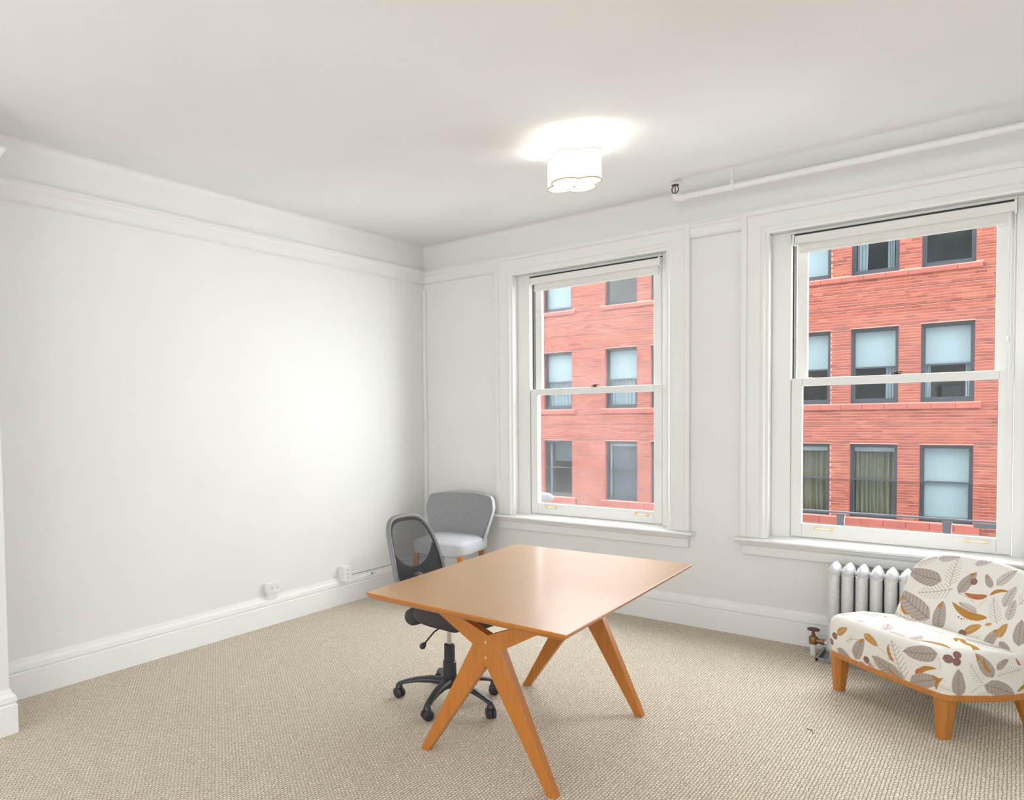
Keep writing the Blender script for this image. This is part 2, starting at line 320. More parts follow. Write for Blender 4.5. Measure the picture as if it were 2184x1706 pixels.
# ------------------------------------------------------------------ windows
def frame_rect(mb, x0, x1, z0, z1, y0, y1, l, r, b, t):
    mb.box(x0, x0+l, y0, y1, z0, z1); mb.box(x1-r, x1, y0, y1, z0, z1)
    if b: mb.box(x0+l, x1-r, y0, y1, z0, z0+b)
    if t: mb.box(x0+l, x1-r, y0, y1, z1-t, z1)
for wi, a in enumerate(W0):
    side = ('left', 'right')[wi]
    root = bpy.data.objects.new('window_%d' % (wi+1), None); COL.objects.link(root); root.location = (a, 0, 0)
    struct(root, ('left double-hung sash window, the one nearer the room corner', 'right double-hung sash window above the radiator and leaf-print chair')[wi], 'window')
    OW = 1.512; ZT = 2.786
    # casing: flat boards with back band and bevelled inner bead, mitred as a sweep round three sides
    prof = [(0.0, 0.0), (0.0, -0.036), (0.030, -0.036), (0.036, -0.026), (0.105, -0.026), (0.118, -0.032), (0.130, -0.032), (0.142, -0.020), (0.155, -0.018), (0.155, 0.0)]
    mb = MB(); n = len(prof); v = []
    for (ox, oz, dx, dz) in ((0, ZS+0.02, 1, 0), (0, ZT, 1, -1), (OW, ZT, -1, -1), (OW, ZS+0.02, -1, 0)):
        for d, y in prof: v.append((ox+dx*d, y, oz+dz*d*(0.16/0.155)))
    f = []
    for i in range(3):
        for k in range(n): f.append((i*n+k, i*n+(k+1) % n, (i+1)*n+(k+1) % n, (i+1)*n+k))
    mb.add(v, f); mb.build('casing', 'trim', root)
    # box frame: jamb stops and head
    mb = MB(); SL, SR = 0.264, 1.298
    mb.box(JL, SL-0.003, 0.065, 0.25, 0.66, ZH); mb.box(SR+0.003, JR, 0.065, 0.25, 0.66, ZH); mb.box(SL-0.003, SR+0.003, 0.10, 0.25, 2.585, ZH); mb.box(SL-0.003, SR+0.003, 0.055, 0.10, 2.609, ZH)
    mb.box(JL-0.005, JL, -0.003, 0.25, 0.66, ZH); mb.box(JR, JR+0.005, -0.003, 0.25, 0.66, ZH); mb.box(JL, JR, -0.003, 0.25, ZH, ZH+0.005); mb.box(SL-0.003, SL+0.014, 0.155, 0.18, 0.672, 2.59); mb.box(SR-0.024, SR+0.003, 0.155, 0.18, 0.672, 2.59)
    mb.box(JL, JR, 0.16, 0.27, 0.64, 0.672)
    mb.build('window_frame', 'trim', root, bevel=0.003)
    mb = MB(); mb.box(SL-0.002, SL+0.0035, 0.122, 0.155, 1.69, 2.585); mb.box(SL, SR, 0.06, 0.10, 2.602, 2.6095)
    mb.build('gap_shade_strip', 'slot', root, label='dark strip drawing the shade in the gap beside the upper sash and under the head')  # shade of the gaps put in as solid dark strips
    # sashes
    low = MB(); frame_rect(low, SL, SR, 0.678, 1.694, 0.072, 0.106, 0.060, 0.060, 0.088, 0.050)
    lo = low.build('lower_sash', 'trim', root, bevel=0.004)
    MB().box(SL+0.055, SR-0.055, 0.088, 0.092, 0.76, 1.65).build('pane', ('pane_dusty', 'pane')[wi], lo)
    up = MB(); frame_rect(up, SL+0.022, SR-0.022, 1.655, 2.585, 0.118, 0.152, 0.056, 0.056, 0.040, 0.060)
    uo = up.build('upper_sash', 'trim', root, bevel=0.004)
    MB().box(SL+0.07, SR-0.07, 0.133, 0.137, 1.69, 2.53).build('pane', ('pane_dusty', 'pane')[wi], uo)
    for lx in (0.391, 1.104):
        b = MB(); L = 0.100
        b.tube([(lx+0.008, 0.056, 0.738), (lx+L-0.008, 0.056, 0.738)], 0.0035, 8)
        for ex in (0.0, L-0.018):
            b.box(lx+ex, lx+ex+0.018, 0.066, 0.072, 0.729, 0.748); b.box(lx+ex+0.005, lx+ex+0.013, 0.052, 0.068, 0.7335, 0.7425)
        b.build('sash_lift', 'brass', lo, bevel=0.001, label='small brass bar lift on the bottom rail')
    b = MB(); lx = 0.795
    b.box(lx-0.022, lx+0.022, 0.076, 0.104, 1.694, 1.700); b.lathe([(0.010, 1.70), (0.010, 1.712), (0.006, 1.716)], (lx, 0.09, 0), 12)
    b.prism([(-0.012, 0), (0.03, 0.006), (0.032, 0.014), (0.0, 0.012), (-0.02, 0.008)], lambda p: (lx+p[0], 0.080, 1.704+p[1]*0.7), lambda p: (lx+p[0], 0.096, 1.704+p[1]*0.7))
    b.build('sash_lock', 'bronze', lo, label='dark bronze sash lock on the meeting rail')
    # stool, bed moulding and apron
    st = [(-0.080, 0.640), (-0.083, 0.646), (-0.080, 0.654), (-0.074, 0.657), (0.0, 0.660), (0.075, 0.676), (0.16, 0.676), (0.16, 0.640), (0.0, 0.632), (-0.06, 0.632)]
    mb = MB(); nose = st[:5]+[(0.0, 0.632), (-0.06, 0.632)]
    mb.prism(nose, lambda p: (-0.030, p[0], p[1]), lambda p: (1.542, p[0], p[1]))
    inner = [(0.0, 0.632), (0.0, 0.660), (0.075, 0.676), (0.16, 0.676), (0.16, 0.632)]
    mb.prism(inner, lambda p: (JL+0.001, p[0], p[1]), lambda p: (JR-0.001, p[0], p[1]))
    mb.build('window_stool', 'trim', root)
    ap = [(0, 0.633), (-0.052, 0.633), (-0.048, 0.622), (-0.034, 0.606), (-0.026, 0.602), (-0.026, 0.550), (-0.022, 0.544), (0, 0.543)]
    MB().prism(ap, lambda p: (0.010+(-0.012 if p[1] > 0.605 else 0), p[0], p[1]), lambda p: (1.502+(0.012 if p[1] > 0.605 else 0), p[0], p[1])).build('apron', 'trim', root)
    # roller blind, rolled up
    bt = thing('roller_blind', ('white roller blind rolled up at the top of the left window', 'white roller blind rolled up in the right window, with bead chain')[wi], 'blind', (a, 0.0, 0), 0, 'roller blinds')
    b = MB(); r0 = 0.027; b.tube([(0.290, 0.045, 2.567), (1.286, 0.045, 2.567)], r0, 20); b.build('roller', 'blind', bt, smooth=True)
    b = MB(); b.prism([(0.0185, 2.590), (0.016, 2.586), (0.016, 2.545), (0.0185, 2.541)], lambda p: (0.288, p[0], p[1]), lambda p: (1.288, p[0], p[1])); b.build('cassette_front', 'blind', bt)
    b = MB(); b.box(0.310, 1.276, 0.060, 0.0615, 2.497, 2.567); b.build('blind_cloth', 'blind', bt)
    b = MB(); b.box(0.308, 1.278, 0.055, 0.066, 2.482, 2.500); b.build('hem_bar', 'blind', bt, bevel=0.003)
    for bx in (0.274, 1.288): MB().box(bx, bx+0.012, 0.012, 0.075, 2.535, 2.599).build('bracket', 'white', bt, bevel=0.003)
    if wi == 1:
        cx = 1.281
        pts = [(cx-0.012, 0.02, 2.56), (cx-0.012, 0.02, 1.10)]+[(cx+0.012*math.cos(t), 0.02, 1.07+0.014*math.sin(t)) for t in np.linspace(PI, 2*PI, 9)]+[(cx+0.012, 0.02, 1.10), (cx+0.012, 0.02, 2.56)]
        b = MB(); b.tube(pts, 0.0022, 6); b.build('bead_chain', 'white', bt)
        b = MB(); b.lathe([(0.002, 1.885), (0.009, 1.874), (0.013, 1.862), (0.009, 1.850), (0.002, 1.838)], (cx-0.004, 0.02, 0), 12); b.build('chain_joiner', 'white', bt)
    else:
        b = MB(); b.tube([(1.281, 0.02, 2.56), (1.281, 0.02, 2.46)], 0.0022, 6); b.build('bead_chain', 'white', bt)

# ------------------------------------------------------------------ brick building across the street
S = 1.25; FY = CY+20.3239*S
def fx(x): return CX+(x-CX)*S
def fz(z): return CZ+(z-CZ)*S
bld = thing('brick_building', 'red brick building with slate-blue sash windows across the street', 'building', (fx(-2), FY, fz(-6)), 0)
BO = Vector(bld.location)
def fb(mb, name, mat, parent=bld, **k):
    o = mb.build(name, mat, parent, **k)
    if parent is bld: o.location = -BO
    return o
colsx = [(-8.40, -7.50), (-6.51, -5.60), (-4.62, -3.705), (-3.36, -2.45), (-2.08, -1.17), (-0.165, 0.735), (1.105, 1.99), (2.355, 3.25), (5.0, 5.9)]
rows = [(-1.03, 0.67), (1.60, 3.31), (4.53, 6.25)]
sills = [(-1.20, -1.03), (1.465, 1.60), (4.41, 4.53)]
groups = [(-8.55, -5.50), (-4.75, -1.05), (-0.27, 3.355), (4.9, 6.0)]
grooves = [-3.0, -2.53, -2.08, -1.63, -1.17, -0.647, -0.212, 0.213, 0.67, 1.113, 1.465, 2.022, 2.449, 2.844, 3.31, 3.737, 4.13, 4.41, 4.86, 5.32, 5.78, 6.25, 6.7]
X0, X1 = -11.5, 8.0
def holes(z0, z1):
    h = []
    for (a, b) in rows:
        if z1 > a+1e-3 and z0 < b-1e-3: h += colsx
    for (a, b) in sills:
        if z1 > a+1e-3 and z0 < b-1e-3: h += groups
    return sorted(h)
V = []; Q = []; T = []
def emit(x0, x1, z0, z1, tone, proud):
    n = len(V)
    for (x, z) in ((x0, z0), (x1, z0), (x1, z1), (x0, z1)): V.append((fx(x), FY-proud, fz(z)))
    for (x, z) in ((x0, z0), (x1, z0), (x1, z1), (x0, z1)): V.append((fx(x), FY+0.02, fz(z)))
    for q in ((0, 1, 2, 3), (0, 4, 5, 1), (1, 5, 6, 2), (2, 6, 7, 3), (3, 7, 4, 0)): Q.append(tuple(n+i for i in q)); T.append(tone)
BW = 0.190; J = 0.0105
cc = 0
for g in range(len(grooves)-1):
    za, zb = grooves[g]+0.018, grooves[g+1]-0.006
    nc = max(1, round((zb-za)/0.0622)); p = (zb-za)/nc
    for c in range(nc):
        z0, z1 = za+c*p+J*0.5, za+(c+1)*p-J*0.5; cc += 1
        hs = holes(z0, z1)
        solder = any(abs(zb-b) < 0.02 or abs(za-0.018-b) < 0.02 and c < 2 for a, b in rows) and round(za-0.018, 3) in (0.67, 3.31, 6.25) and c < 2
        x = X0-(BW/2 if cc % 2 else 0)
        while x < X1:
            segs = [(x+J*0.1, x+BW-J*0.4)]
            for a, b in hs:
                ns = []
                for s0, s1 in segs:
                    if b <= s0 or a >= s1: ns.append((s0, s1))
                    else:
                        if a-s0 > 0.02: ns.append((s0, a))
                        if s1-b > 0.02: ns.append((b, s1))
                segs = ns
            for s0, s1 in segs:
                t = float(np.clip(rng.normal(0.5, 0.22), 0, 1))
                if solder: t *= 0.75
                emit(s0, s1, z0, z1, t, 0.001+0.003*random.random())
            x += BW
me = bpy.data.meshes.new('brickwork'); me.from_pydata(V, [], Q); me.update()
at = me.attributes.new('tone', 'FLOAT', 'FACE'); at.data.foreach_set('value', np.array(T, dtype=np.float32)); me.materials.append(M['brick'])
bo = bpy.data.objects.new('brickwork', me); COL.objects.link(bo); bo.parent = bld; bo.location = -BO; bo['kind'] = 'stuff'; bo['label'] = 'running courses of red brick'
# recessed dark course joints that band the facade
mb = MB()
for g in grooves:
    x = X0
    for a, b in holes(g-0.006, g+0.018)+[(X1, X1)]:
        if a-x > 0.02: mb.box(fx(x), fx(a), FY+0.0005, FY+0.03, fz(g-0.001), fz(g+0.017))
        x = max(x, b)
fb(mb, 'recessed_joint', 'joint_headshade', kind='stuff')
# mortar body with the openings left free, brick-red reveal linings
zb_ = sorted(set([-9.0, 7.6]+[z for r in rows for z in r])); mb = MB()
for i in range(len(zb_)-1):
    z0, z1 = zb_[i], zb_[i+1]
    cut = colsx if any(abs(z0-a) < 1e-6 for a, b in rows) else []
    x = X0
    for a, b in cut: mb.box(fx(x), fx(a), FY+0.0035, FY+0.45, fz(z0), fz(z1)); x = b
    mb.box(fx(x), fx(X1), FY+0.0035, FY+0.45, fz(z0), fz(z1))
fb(mb, 'wall_body', 'mortar')
for (g0, g1) in groups:                       # sloped sills of separate blocks
    for (z0, z1) in sills:
        n = max(1, round((g1-g0)/0.42)); d = (g1-g0)/n
        for k in range(n):
            a, b = fx(g0+k*d)+0.004, fx(g0+(k+1)*d)-0.004
            m_ = MB(); m_.prism([(0.10, fz(z0)), (-0.055, fz(z0)), (-0.055, fz(z1)-0.035), (0.12, fz(z1)-0.01), (0.12, fz(z0))][1:], lambda p: (a, FY+p[0], p[1]), lambda p: (b, FY+p[0], p[1]))
            fb(m_, 'sill_block', 'sillbrick')
random.seed(3)
kinds = {(0, 5): 'beige', (0, 6): 'beige', (0, 7): 'full', (0, 1): 'dark', (0, 2): 'screen', (0, 3): 'screen', (1, 5): 'half_lamp', (1, 6): 'half_cloth', (1, 7): 'half_dark',
         (1, 1): 'half_sheer', (1, 2): 'half_sheer', (1, 3): 'half_sheer', (2, 5): 'full', (2, 6): 'drapes', (2, 7): 'empty', (2, 1): 'full', (2, 2): 'reflect', (2, 3): 'full'}
mids = [-0.150, 2.418, 5.40]
def cloth(x0, x1, z0, z1, y, amp=0.02, waves=7, top_squeeze=1.0):
    mb = MB(); nx, nz_ = waves*6, 6; v = []
    for j in range(nz_+1):
        t = j/nz_; sq = 1-(1-top_squeeze)*t
        for i in range(nx+1):
            u = i/nx; v.append((x0+(x1-x0)*u*sq, y+amp*math.sin(u*waves*2*PI+0.6*math.sin(3*t)), z0+(z1-z0)*t))
    f = [(j*(nx+1)+i, j*(nx+1)+i+1, (j+1)*(nx+1)+i+1, (j+1)*(nx+1)+i) for j in range(nz_) for i in range(nx)]
    return mb.add(v, f)
for ri, (za, zb) in enumerate(rows):
    for ci, (xa, xb) in enumerate(colsx):
        kd = kinds.get((ri, ci), 'half_sheer')
        a, b, z0, z1 = fx(xa), fx(xb), fz(za), fz(zb); zm = fz(mids[ri])
        m_ = MB(); lin = 0.012
        m_.box(a, a+lin, FY+0.004, FY+0.16, z0, z1)
        fb(m_, 'window_reveal', 'sillbrick'); fb(MB().box(b-lin, b, FY+0.004, FY+0.16, z0, z1), 'window_reveal', 'sillbrick'); fb(MB().box(a, b, FY+0.002, FY+0.16, z1-lin, z1+0.002), 'window_head', 'joint_headshade')  # head lining: shade under the head put into its dark colour
        m_ = MB(); frame_rect(m_, a+lin, b-lin, z0, z1-lin, FY+0.13, FY+0.30, 0.055, 0.055, 0.07, 0.055)
        fr = fb(m_, 'facade_window', 'slate')
        def sub(mb, nm, mat, **k):
            o = mb.build(nm, mat, fr, **k); return o
        i0, i1, k0, k1 = a+lin+0.05, b-lin-0.05, z0+0.065, z1-lin-0.05
        m_ = MB(); frame_rect(m_, i0, i1, k0, zm+0.02, FY+0.17, FY+0.20, 0.045, 0.045, 0.07, 0.045); sub(m_, 'lower_sash', 'slate')
        m_ = MB(); frame_rect(m_, i0, i1, zm-0.02, k1, FY+0.205, FY+0.235, 0.035, 0.035, 0.04, 0.04); sub(m_, 'upper_sash', 'slate')
        gm = 'facade_glass_bright' if kd in ('reflect',) else 'facade_glass'
        sub(MB().box(i0+0.04, i1-0.04, FY+0.183, FY+0.187, k0+0.06, zm-0.01), 'pane', gm)
        sub(MB().box(i0+0.03, i1-0.03, FY+0.218, FY+0.222, zm+0.01, k1-0.03), 'pane', gm)
        YB = FY+0.30
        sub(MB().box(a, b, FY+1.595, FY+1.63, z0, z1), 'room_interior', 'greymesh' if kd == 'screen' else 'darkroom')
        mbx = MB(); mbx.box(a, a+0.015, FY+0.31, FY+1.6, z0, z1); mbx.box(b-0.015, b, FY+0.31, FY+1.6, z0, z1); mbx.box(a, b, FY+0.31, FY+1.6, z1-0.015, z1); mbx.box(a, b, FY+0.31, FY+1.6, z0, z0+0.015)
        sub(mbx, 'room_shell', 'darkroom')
        if kd == 'full': sub(MB().box(i0, i1, YB-0.03, YB-0.02, k0, k1), 'blind', 'whiteblind')
        elif kd.startswith('half'):
            sub(MB().box(i0, i1, YB-0.03, YB-0.02, zm+0.01, k1), 'blind', 'whiteblind')
            if kd == 'half_sheer': sub(cloth(i0, i1, k0, zm+0.03, YB+0.05, 0.02, 8), 'sheer_curtain', 'palecloth', smooth='all')
            if kd in ('half_dark', 'half_lamp'):
                sub(cloth(i0, i0+0.14, k0, zm+0.05, YB+0.05, 0.015, 3), 'curtain', 'palecloth', smooth='all')
                if kd == 'half_dark': sub(cloth(i1-0.14, i1, k0, zm+0.05, YB+0.05, 0.015, 3), 'curtain', 'palecloth', smooth='all')
                else: sub(MB().lathe([(0.05, 0), (0.09, 0.12), (0.05, 0.24)], (i0+0.42, YB+0.5, zm-0.42), 14), 'lamp_glow', 'orangelamp', smooth=True, label='small orange lamp glowing inside the window')
            if kd == 'half_cloth': sub(cloth(i1-0.26, i1, k0, zm+0.05, YB+0.05, 0.02, 4), 'curtain', 'palecloth', smooth='all')
        elif kd == 'beige':
            sub(MB().box(i0, i1, YB-0.03, YB-0.02, k1-0.16, k1), 'blind', 'whiteblind')
            sub(cloth(i0, (i0+i1)/2+0.05, k0, k1-0.12, YB+0.04, 0.035, 5), 'curtain', 'beigecloth', smooth='all'); sub(cloth((i0+i1)/2-0.03, i1, k0, k1-0.12, YB+0.07, 0.035, 4), 'curtain', 'beigecloth', smooth='all')
        elif kd == 'drapes':
            sub(cloth(i0+0.05, i0+0.28, k0, k1, YB+0.05, 0.03, 3, 1.2), 'curtain', 'palecloth', smooth='all'); sub(cloth(i1-0.24, i1-0.08, k0, k1, YB+0.05, 0.03, 3), 'curtain', 'palecloth', smooth='all')
        elif kd == 'screen':
            sub(MB().box(i0, i1, YB-0.03, YB-0.02, k1-0.13, k1), 'blind', 'whiteblind')
            mf = MB(); frame_rect(mf, i0, i1, k0, k1-0.13, YB-0.02, YB+0.0, 0.09, 0.02, 0.03, 0.0); sub(mf, 'inner_frame', 'palecloth')
            sub(MB().box(i0+0.09, i1, YB+0.05, YB+0.055, k0, k1-0.1), 'insect_screen', 'greymesh')
        elif kd == 'dark':
            sub(cloth(i0+0.03, i0+0.12, k0, k1, YB+0.05, 0.015, 2), 'curtain', 'palecloth', smooth='all')
            sub(MB().box(i0, i1, YB+0.5, YB+0.52, zm+0.2, k1), 'blind', 'palecloth')
        for o in children(fr): o.location = (0, 0, 0)
struct(MB().box(-30, 30, 0.5, FY+0.5, fz(-9)-0.2, fz(-9)).build('floor_street', 'asphalt'), 'street surface far below the windows, out of view', 'street')
# handrail and vent outside
rl = thing('handrail', 'blue-grey steel handrail outside the lower pane of the right window', 'railing', (3.2, 1.0, 0.0))
b = MB(); b.box(-1.2, 1.4, -0.014, 0.014, 0.735, 0.748); b.build('top_bar', 'steel', rl, bevel=0.002)
for px in (-0.228, 0.358):
    b = MB(); b.prism([(-0.026, 0.728), (0.026, 0.728), (0.021, 0.69), (0.018, 0.40), (-0.018, 0.40), (-0.021, 0.69)], lambda p: (px+p[0], -0.018, p[1]), lambda p: (px+p[0], 0.018, p[1])); b.build('post', 'steel', rl)
b = MB(); b.box(0.49, 1.4, -0.012, 0.012, 0.700, 0.728); b.build('under_bar', 'steel', rl)
b = MB(); b.box(-1.2, 1.4, -0.05, 0.05, 0.36, 0.40); b.build('base_bar', 'steel', rl)
b = MB(); b.tube([(0.40, 0.27, 0.75), (0.40, 0.54, 0.75), (0.43, 0.60, 0.749), (0.48, 0.62, 0.748), (0.80, 0.62, 0.748), (0.885, 0.62, 0.746), (0.915, 0.62, 0.744), (0.93, 0.62, 0.743)], [0.042, 0.042, 0.042, 0.042, 0.042, 0.040, 0.028, 0.006], 20)
vt = b.build('vent_cap', 'palevent', smooth=True); tag(vt, 'pale rounded metal vent pipe outside the lower corner of the left window', 'vent')
vt.parent = None

# ------------------------------------------------------------------ ceiling light
def quatre(r_off, r_l, n=14):
    pts = []
    for q in range(4):
        c = math.radians(45+90*q); cx, cy = r_off*math.cos(c), r_off*math.sin(c)
        # solve end angles: point on +axis side
        ax = math.radians(90*q); bx = math.radians(90*(q+1))
        d = r_off*math.cos(PI/4)+math.sqrt(max(0, r_l**2-(r_off*math.sin(PI/4))**2))
        p0 = (d*math.cos(ax), d*math.sin(ax)); p1 = (d*math.cos(bx), d*math.sin(bx))
        t0 = math.atan2(p0[1]-cy, p0[0]-cx); t1 = math.atan2(p1[1]-cy, p1[0]-cx)
        while t1 < t0: t1 += 2*PI
        for k in range(n): t = t0+(t1-t0)*k/n; pts.append((cx+r_l*math.cos(t), cy+r_l*math.sin(t)))
    return pts
def ring(mb, outer, inner, z0, z1):
    n = len(outer); v = [(x, y, z) for (P, z) in ((outer, z0), (outer, z1), (inner, z1), (inner, z0)) for x, y in P]; f = []
    for i in range(n):
        j = (i+1) % n
        for k in range(4): f.append((k*n+i, k*n+j, ((k+1) % 4)*n+j, ((k+1) % 4)*n+i))
    return mb.add(v, f)
LZ = H
lamp = thing('ceiling_light', 'lit white clover-shaped drum shade light on the ceiling', 'ceiling light', (2.085, -1.436, 0), math.radians(38), 'ceiling lights')
qo, qi = quatre(0.077, 0.078), quatre(0.077, 0.075)
b = MB(); b.lathe([(0.075, LZ), (0.075, LZ-0.012), (0.066, LZ-0.02), (0.02, LZ-0.022), (0.02, LZ-0.10)], n=28); b.build('canopy_plate', 'lamptrim', lamp, smooth=True)
b = MB(); ring(b, qo, qi, LZ-0.238, LZ-0.085); b.build('shade', 'shade', lamp, smooth=True)
b = MB(); qo2, qi2 = quatre(0.077, 0.0795), quatre(0.077, 0.0735); ring(b, qo2, qi2, LZ-0.242, LZ-0.2365); b.build('trim_band', 'lamptrim', lamp)
b = MB(); ring(b, qo2, qi2, LZ-0.0865, LZ-0.083); b.build('trim_band', 'lamptrim', lamp)
b = MB(); b.prism(quatre(0.077, 0.0735), lambda p: (p[0], p[1], LZ-0.240), lambda p: (p[0], p[1], LZ-0.235)); b.build('diffuser', 'diffuser', lamp)
b = MB(); b.lathe([(0.003, LZ-0.254), (0.008, LZ-0.250), (0.009, LZ-0.244), (0.004, LZ-0.239)], n=14); b.build('finial', 'chrome', lamp, smooth=True)
lamp2 = copy_tree(lamp); lamp2.location = (2.0, -4.45, 0); lamp2['label'] = 'second clover-shaped ceiling light above the top edge, only its glow seen'
for nm, L in (('lamp_bulb', lamp), ('lamp_bulb', lamp2)):
    for (dx, dy) in ((0.05, 0.05), (-0.05, -0.05)):
        l = bpy.data.lights.new(nm, 'POINT'); l.energy = 4.5 if L is lamp else 20; l.color = (1, 0.97, 0.91); l.shadow_soft_size = 0.03
        o = bpy.data.objects.new(nm, l); COL.objects.link(o); o.location = (L.location.x+dx, L.location.y+dy, LZ-0.150)

# ------------------------------------------------------------------ sprinkler pipe
pp = thing('sprinkler_pipe', 'white painted pipe with a rusty sprinkler head below the ceiling', 'pipe', (2.251, -0.30, 2.893))
b = MB(); b.tube([(0.02, 0, 0), (4.2, 0, -0.004)], 0.0195, 16); b.build('pipe', 'trim', pp, smooth=True)
b = MB(); b.tube([(0.06, 0, 0), (0.03, 0, 0), (0.008, 0, 0.004), (0.0, 0, 0.018), (0.0, 0, 0.026)], [0.025, 0.025, 0.025, 0.025, 0.024], 14); b.build('elbow', 'trim', pp, smooth=True)
b = MB(); b.tube([(0.335, 0, 0.0), (0.335, 0, 0.118)], 0.006, 8); b.tube([(0.325, 0, 0), (0.345, 0, 0)], 0.024, 16); b.tube([(0.335, 0, 0.0), (0.335, 0, 0.035)], 0.011, 10); b.build('pipe_hanger', 'trim', pp, smooth=True)
b = MB(); b.lathe([(0.010, 0.026), (0.011, 0.034), (0.006, 0.036)], n=10)
b.tube([(0.0, 0, 0.034)]+[(0.020*math.sin(t), 0, 0.060-0.026*math.cos(t)) for t in np.linspace(0.3, 2*PI-0.3, 17)]+[(0, 0, 0.034)], 0.0036, 6)
b.lathe([(0.022, 0.086), (0.024, 0.089), (0.004, 0.092)], n=14); b.tube([(0, 0, 0.036), (0, 0, 0.086)], 0.0035, 6)
b.build('sprinkler_head', 'rust', pp, label='rusty brown upright sprinkler head')

# ------------------------------------------------------------------ wall sockets and raceways
def socket_holes(mb, y0, dy, z0, x):
    for dz in (-0.008, 0.008): mb.box(x, x+0.001, y0-dy*0.3, y0+dy*0.2, z0+dz-0.002, z0+dz+0.002)
    mb.box(x, x+0.001, y0+dy*0.55, y0+dy*0.85, z0-0.003, z0+0.003)
ot = thing('wall_socket', 'white double wall socket on the left wall above the baseboard', 'socket', (0, -1.915, 0.272))
MB().box(0, 0.036, -0.058, 0.058, -0.036, 0.036).build('back_box', 'white', ot, bevel=0.003)
b = MB(); b.box(0.036, 0.041, -0.060, 0.060, -0.038, 0.038); b.build('cover_plate', 'white', ot, bevel=0.002)
for y in (-0.026, 0.026):
    MB().box(0.041, 0.044, y-0.016, y+0.016, -0.018, 0.018).build('receptacle', 'white', ot, bevel=0.002)
    h = MB(); socket_holes(h, y, 0.014, 0, 0.044); h.build('slots', 'slot', ot)
MB().box(0, 0.030, -0.045, 0.045, -0.080, -0.040).build('cable_box', 'white', ot, bevel=0.002)
rt = thing('raceway_socket_box', 'tall white surface-mounted socket box on the left wall nearer the corner', 'socket', (0, -1.150, 0.245))
MB().box(0, 0.062, -0.040, 0.040, -0.060, 0.060).build('box_body', 'white', rt, bevel=0.003)
MB().box(0.062, 0.066, -0.041, 0.041, -0.062, 0.062).build('cover_plate', 'white', rt, bevel=0.002)
h = MB()
for z in (-0.028, 0.0, 0.03): h.box(0.066, 0.067, -0.012, -0.008, z-0.005, z+0.003); h.box(0.066, 0.067, 0.006, 0.010, z-0.005, z+0.003)
h.build('slots', 'slot', rt)
b = MB(); b.box(0, 0.016, -0.556, 0.518, -0.011, 0.011); ro = b.build('cable_raceway', 'white', bevel=0.002, loc=(0, -0.55, 0.228)); tag(ro, 'thin white cable raceway running along the wall above the baseboard', 'raceway')
b = MB(); b.box(0.001, 0.027, -0.030, -0.001, 0.22, 2.62); ro = b.build('cable_raceway', 'white', bevel=0.002); tag(ro, 'tall thin white vertical raceway in the corner of the room', 'raceway')
jt = thing('phone_jack', 'tiny white phone jack box on the raceway behind the office chair', 'jack', (0, -0.820, 0.190))
MB().box(0.012, 0.040, -0.035, 0.035, -0.014, 0.022).build('jack_body', 'white', jt, bevel=0.003)
h = MB(); h.box(0.040, 0.041, -0.012, 0.0, -0.004, 0.008); h.build('port', 'slot', jt)

# ------------------------------------------------------------------ radiator
rad = thing('radiator', 'silver cast-iron column radiator beside the leaf-print chair', 'radiator', (3.117, -0.17, 0))
def section():
    mb = MB(); n = 16
    def ell(cy, rx, ry, z): return [(rx*math.cos(2*PI*k/n), cy+ry*math.sin(2*PI*k/n), z) for k in range(n)]
    def loft(rings):
        v = [p for r in rings for p in r]; f = []
        for i in range(len(rings)-1):
            for k in range(n): f.append((i*n+k, i*n+(k+1) % n, (i+1)*n+(k+1) % n, (i+1)*n+k))
        f += [tuple(range(n))[::-1], tuple((len(rings)-1)*n+k for k in range(n))]; mb.add(v, f)
    for cy in (-0.055, 0.055): loft([ell(cy, 0.030, 0.042, z) for z in (0.08, 0.3, 0.52)])
    loft([ell(0, rx, ry, z) for z, rx, ry in ((0.480, 0.026, 0.085), (0.500, 0.0285, 0.094), (0.528, 0.031, 0.101), (0.545, 0.030, 0.100), (0.560, 0.024, 0.092), (0.572, 0.015, 0.080), (0.580, 0.006, 0.066))])
    loft([ell(0, rx, ry, z) for z, rx, ry in ((0.045, 0.020, 0.085), (0.06, 0.029, 0.098), (0.09, 0.030, 0.098), (0.11, 0.022, 0.085))])
    for z in (0.08, 0.522): mb.tube([(-0.034, 0, z), (0.034, 0, z)], 0.020, 12)
    return mb
NS = 11; s0 = section().build('radiator_section', 'silver', rad, smooth=True)
for k in range(1, NS):
    c = s0.copy(); COL.objects.link(c); c.location = (0.0668*k, 0, 0)
for k in (0, NS-1):
    for yy in (-0.055, 0.055): MB().lathe([(0.024, 0.0), (0.018, 0.02), (0.020, 0.07)], (0.0668*k, yy, 0), 12).build('foot', 'silver', rad, smooth=True)
v = MB(); v.lathe([(0.016, 0.0), (0.016, 0.062), (0.019, 0.066)], (-0.108, -0.005, 0), 14); v.build('riser_pipe', 'trim', rad, smooth=True, label='white painted riser pipe')
vb = MB(); vb.lathe([(0.014, 0.064), (0.022, 0.070), (0.024, 0.090), (0.023, 0.108), (0.018, 0.114), (0.009, 0.118), (0.011, 0.126), (0.010, 0.134), (0.006, 0.136), (0.006, 0.150)], (-0.108, -0.005, 0), 16)
vb.tube([(-0.09, -0.005, 0.09), (-0.062, -0.005, 0.088)], 0.016, 12); vb.tube([(-0.066, -0.005, 0.088), (-0.05, -0.005, 0.087)], 0.019, 6)
vo = vb.build('radiator_valve', 'oldbrass', rad, smooth=True, label='aged brass valve')
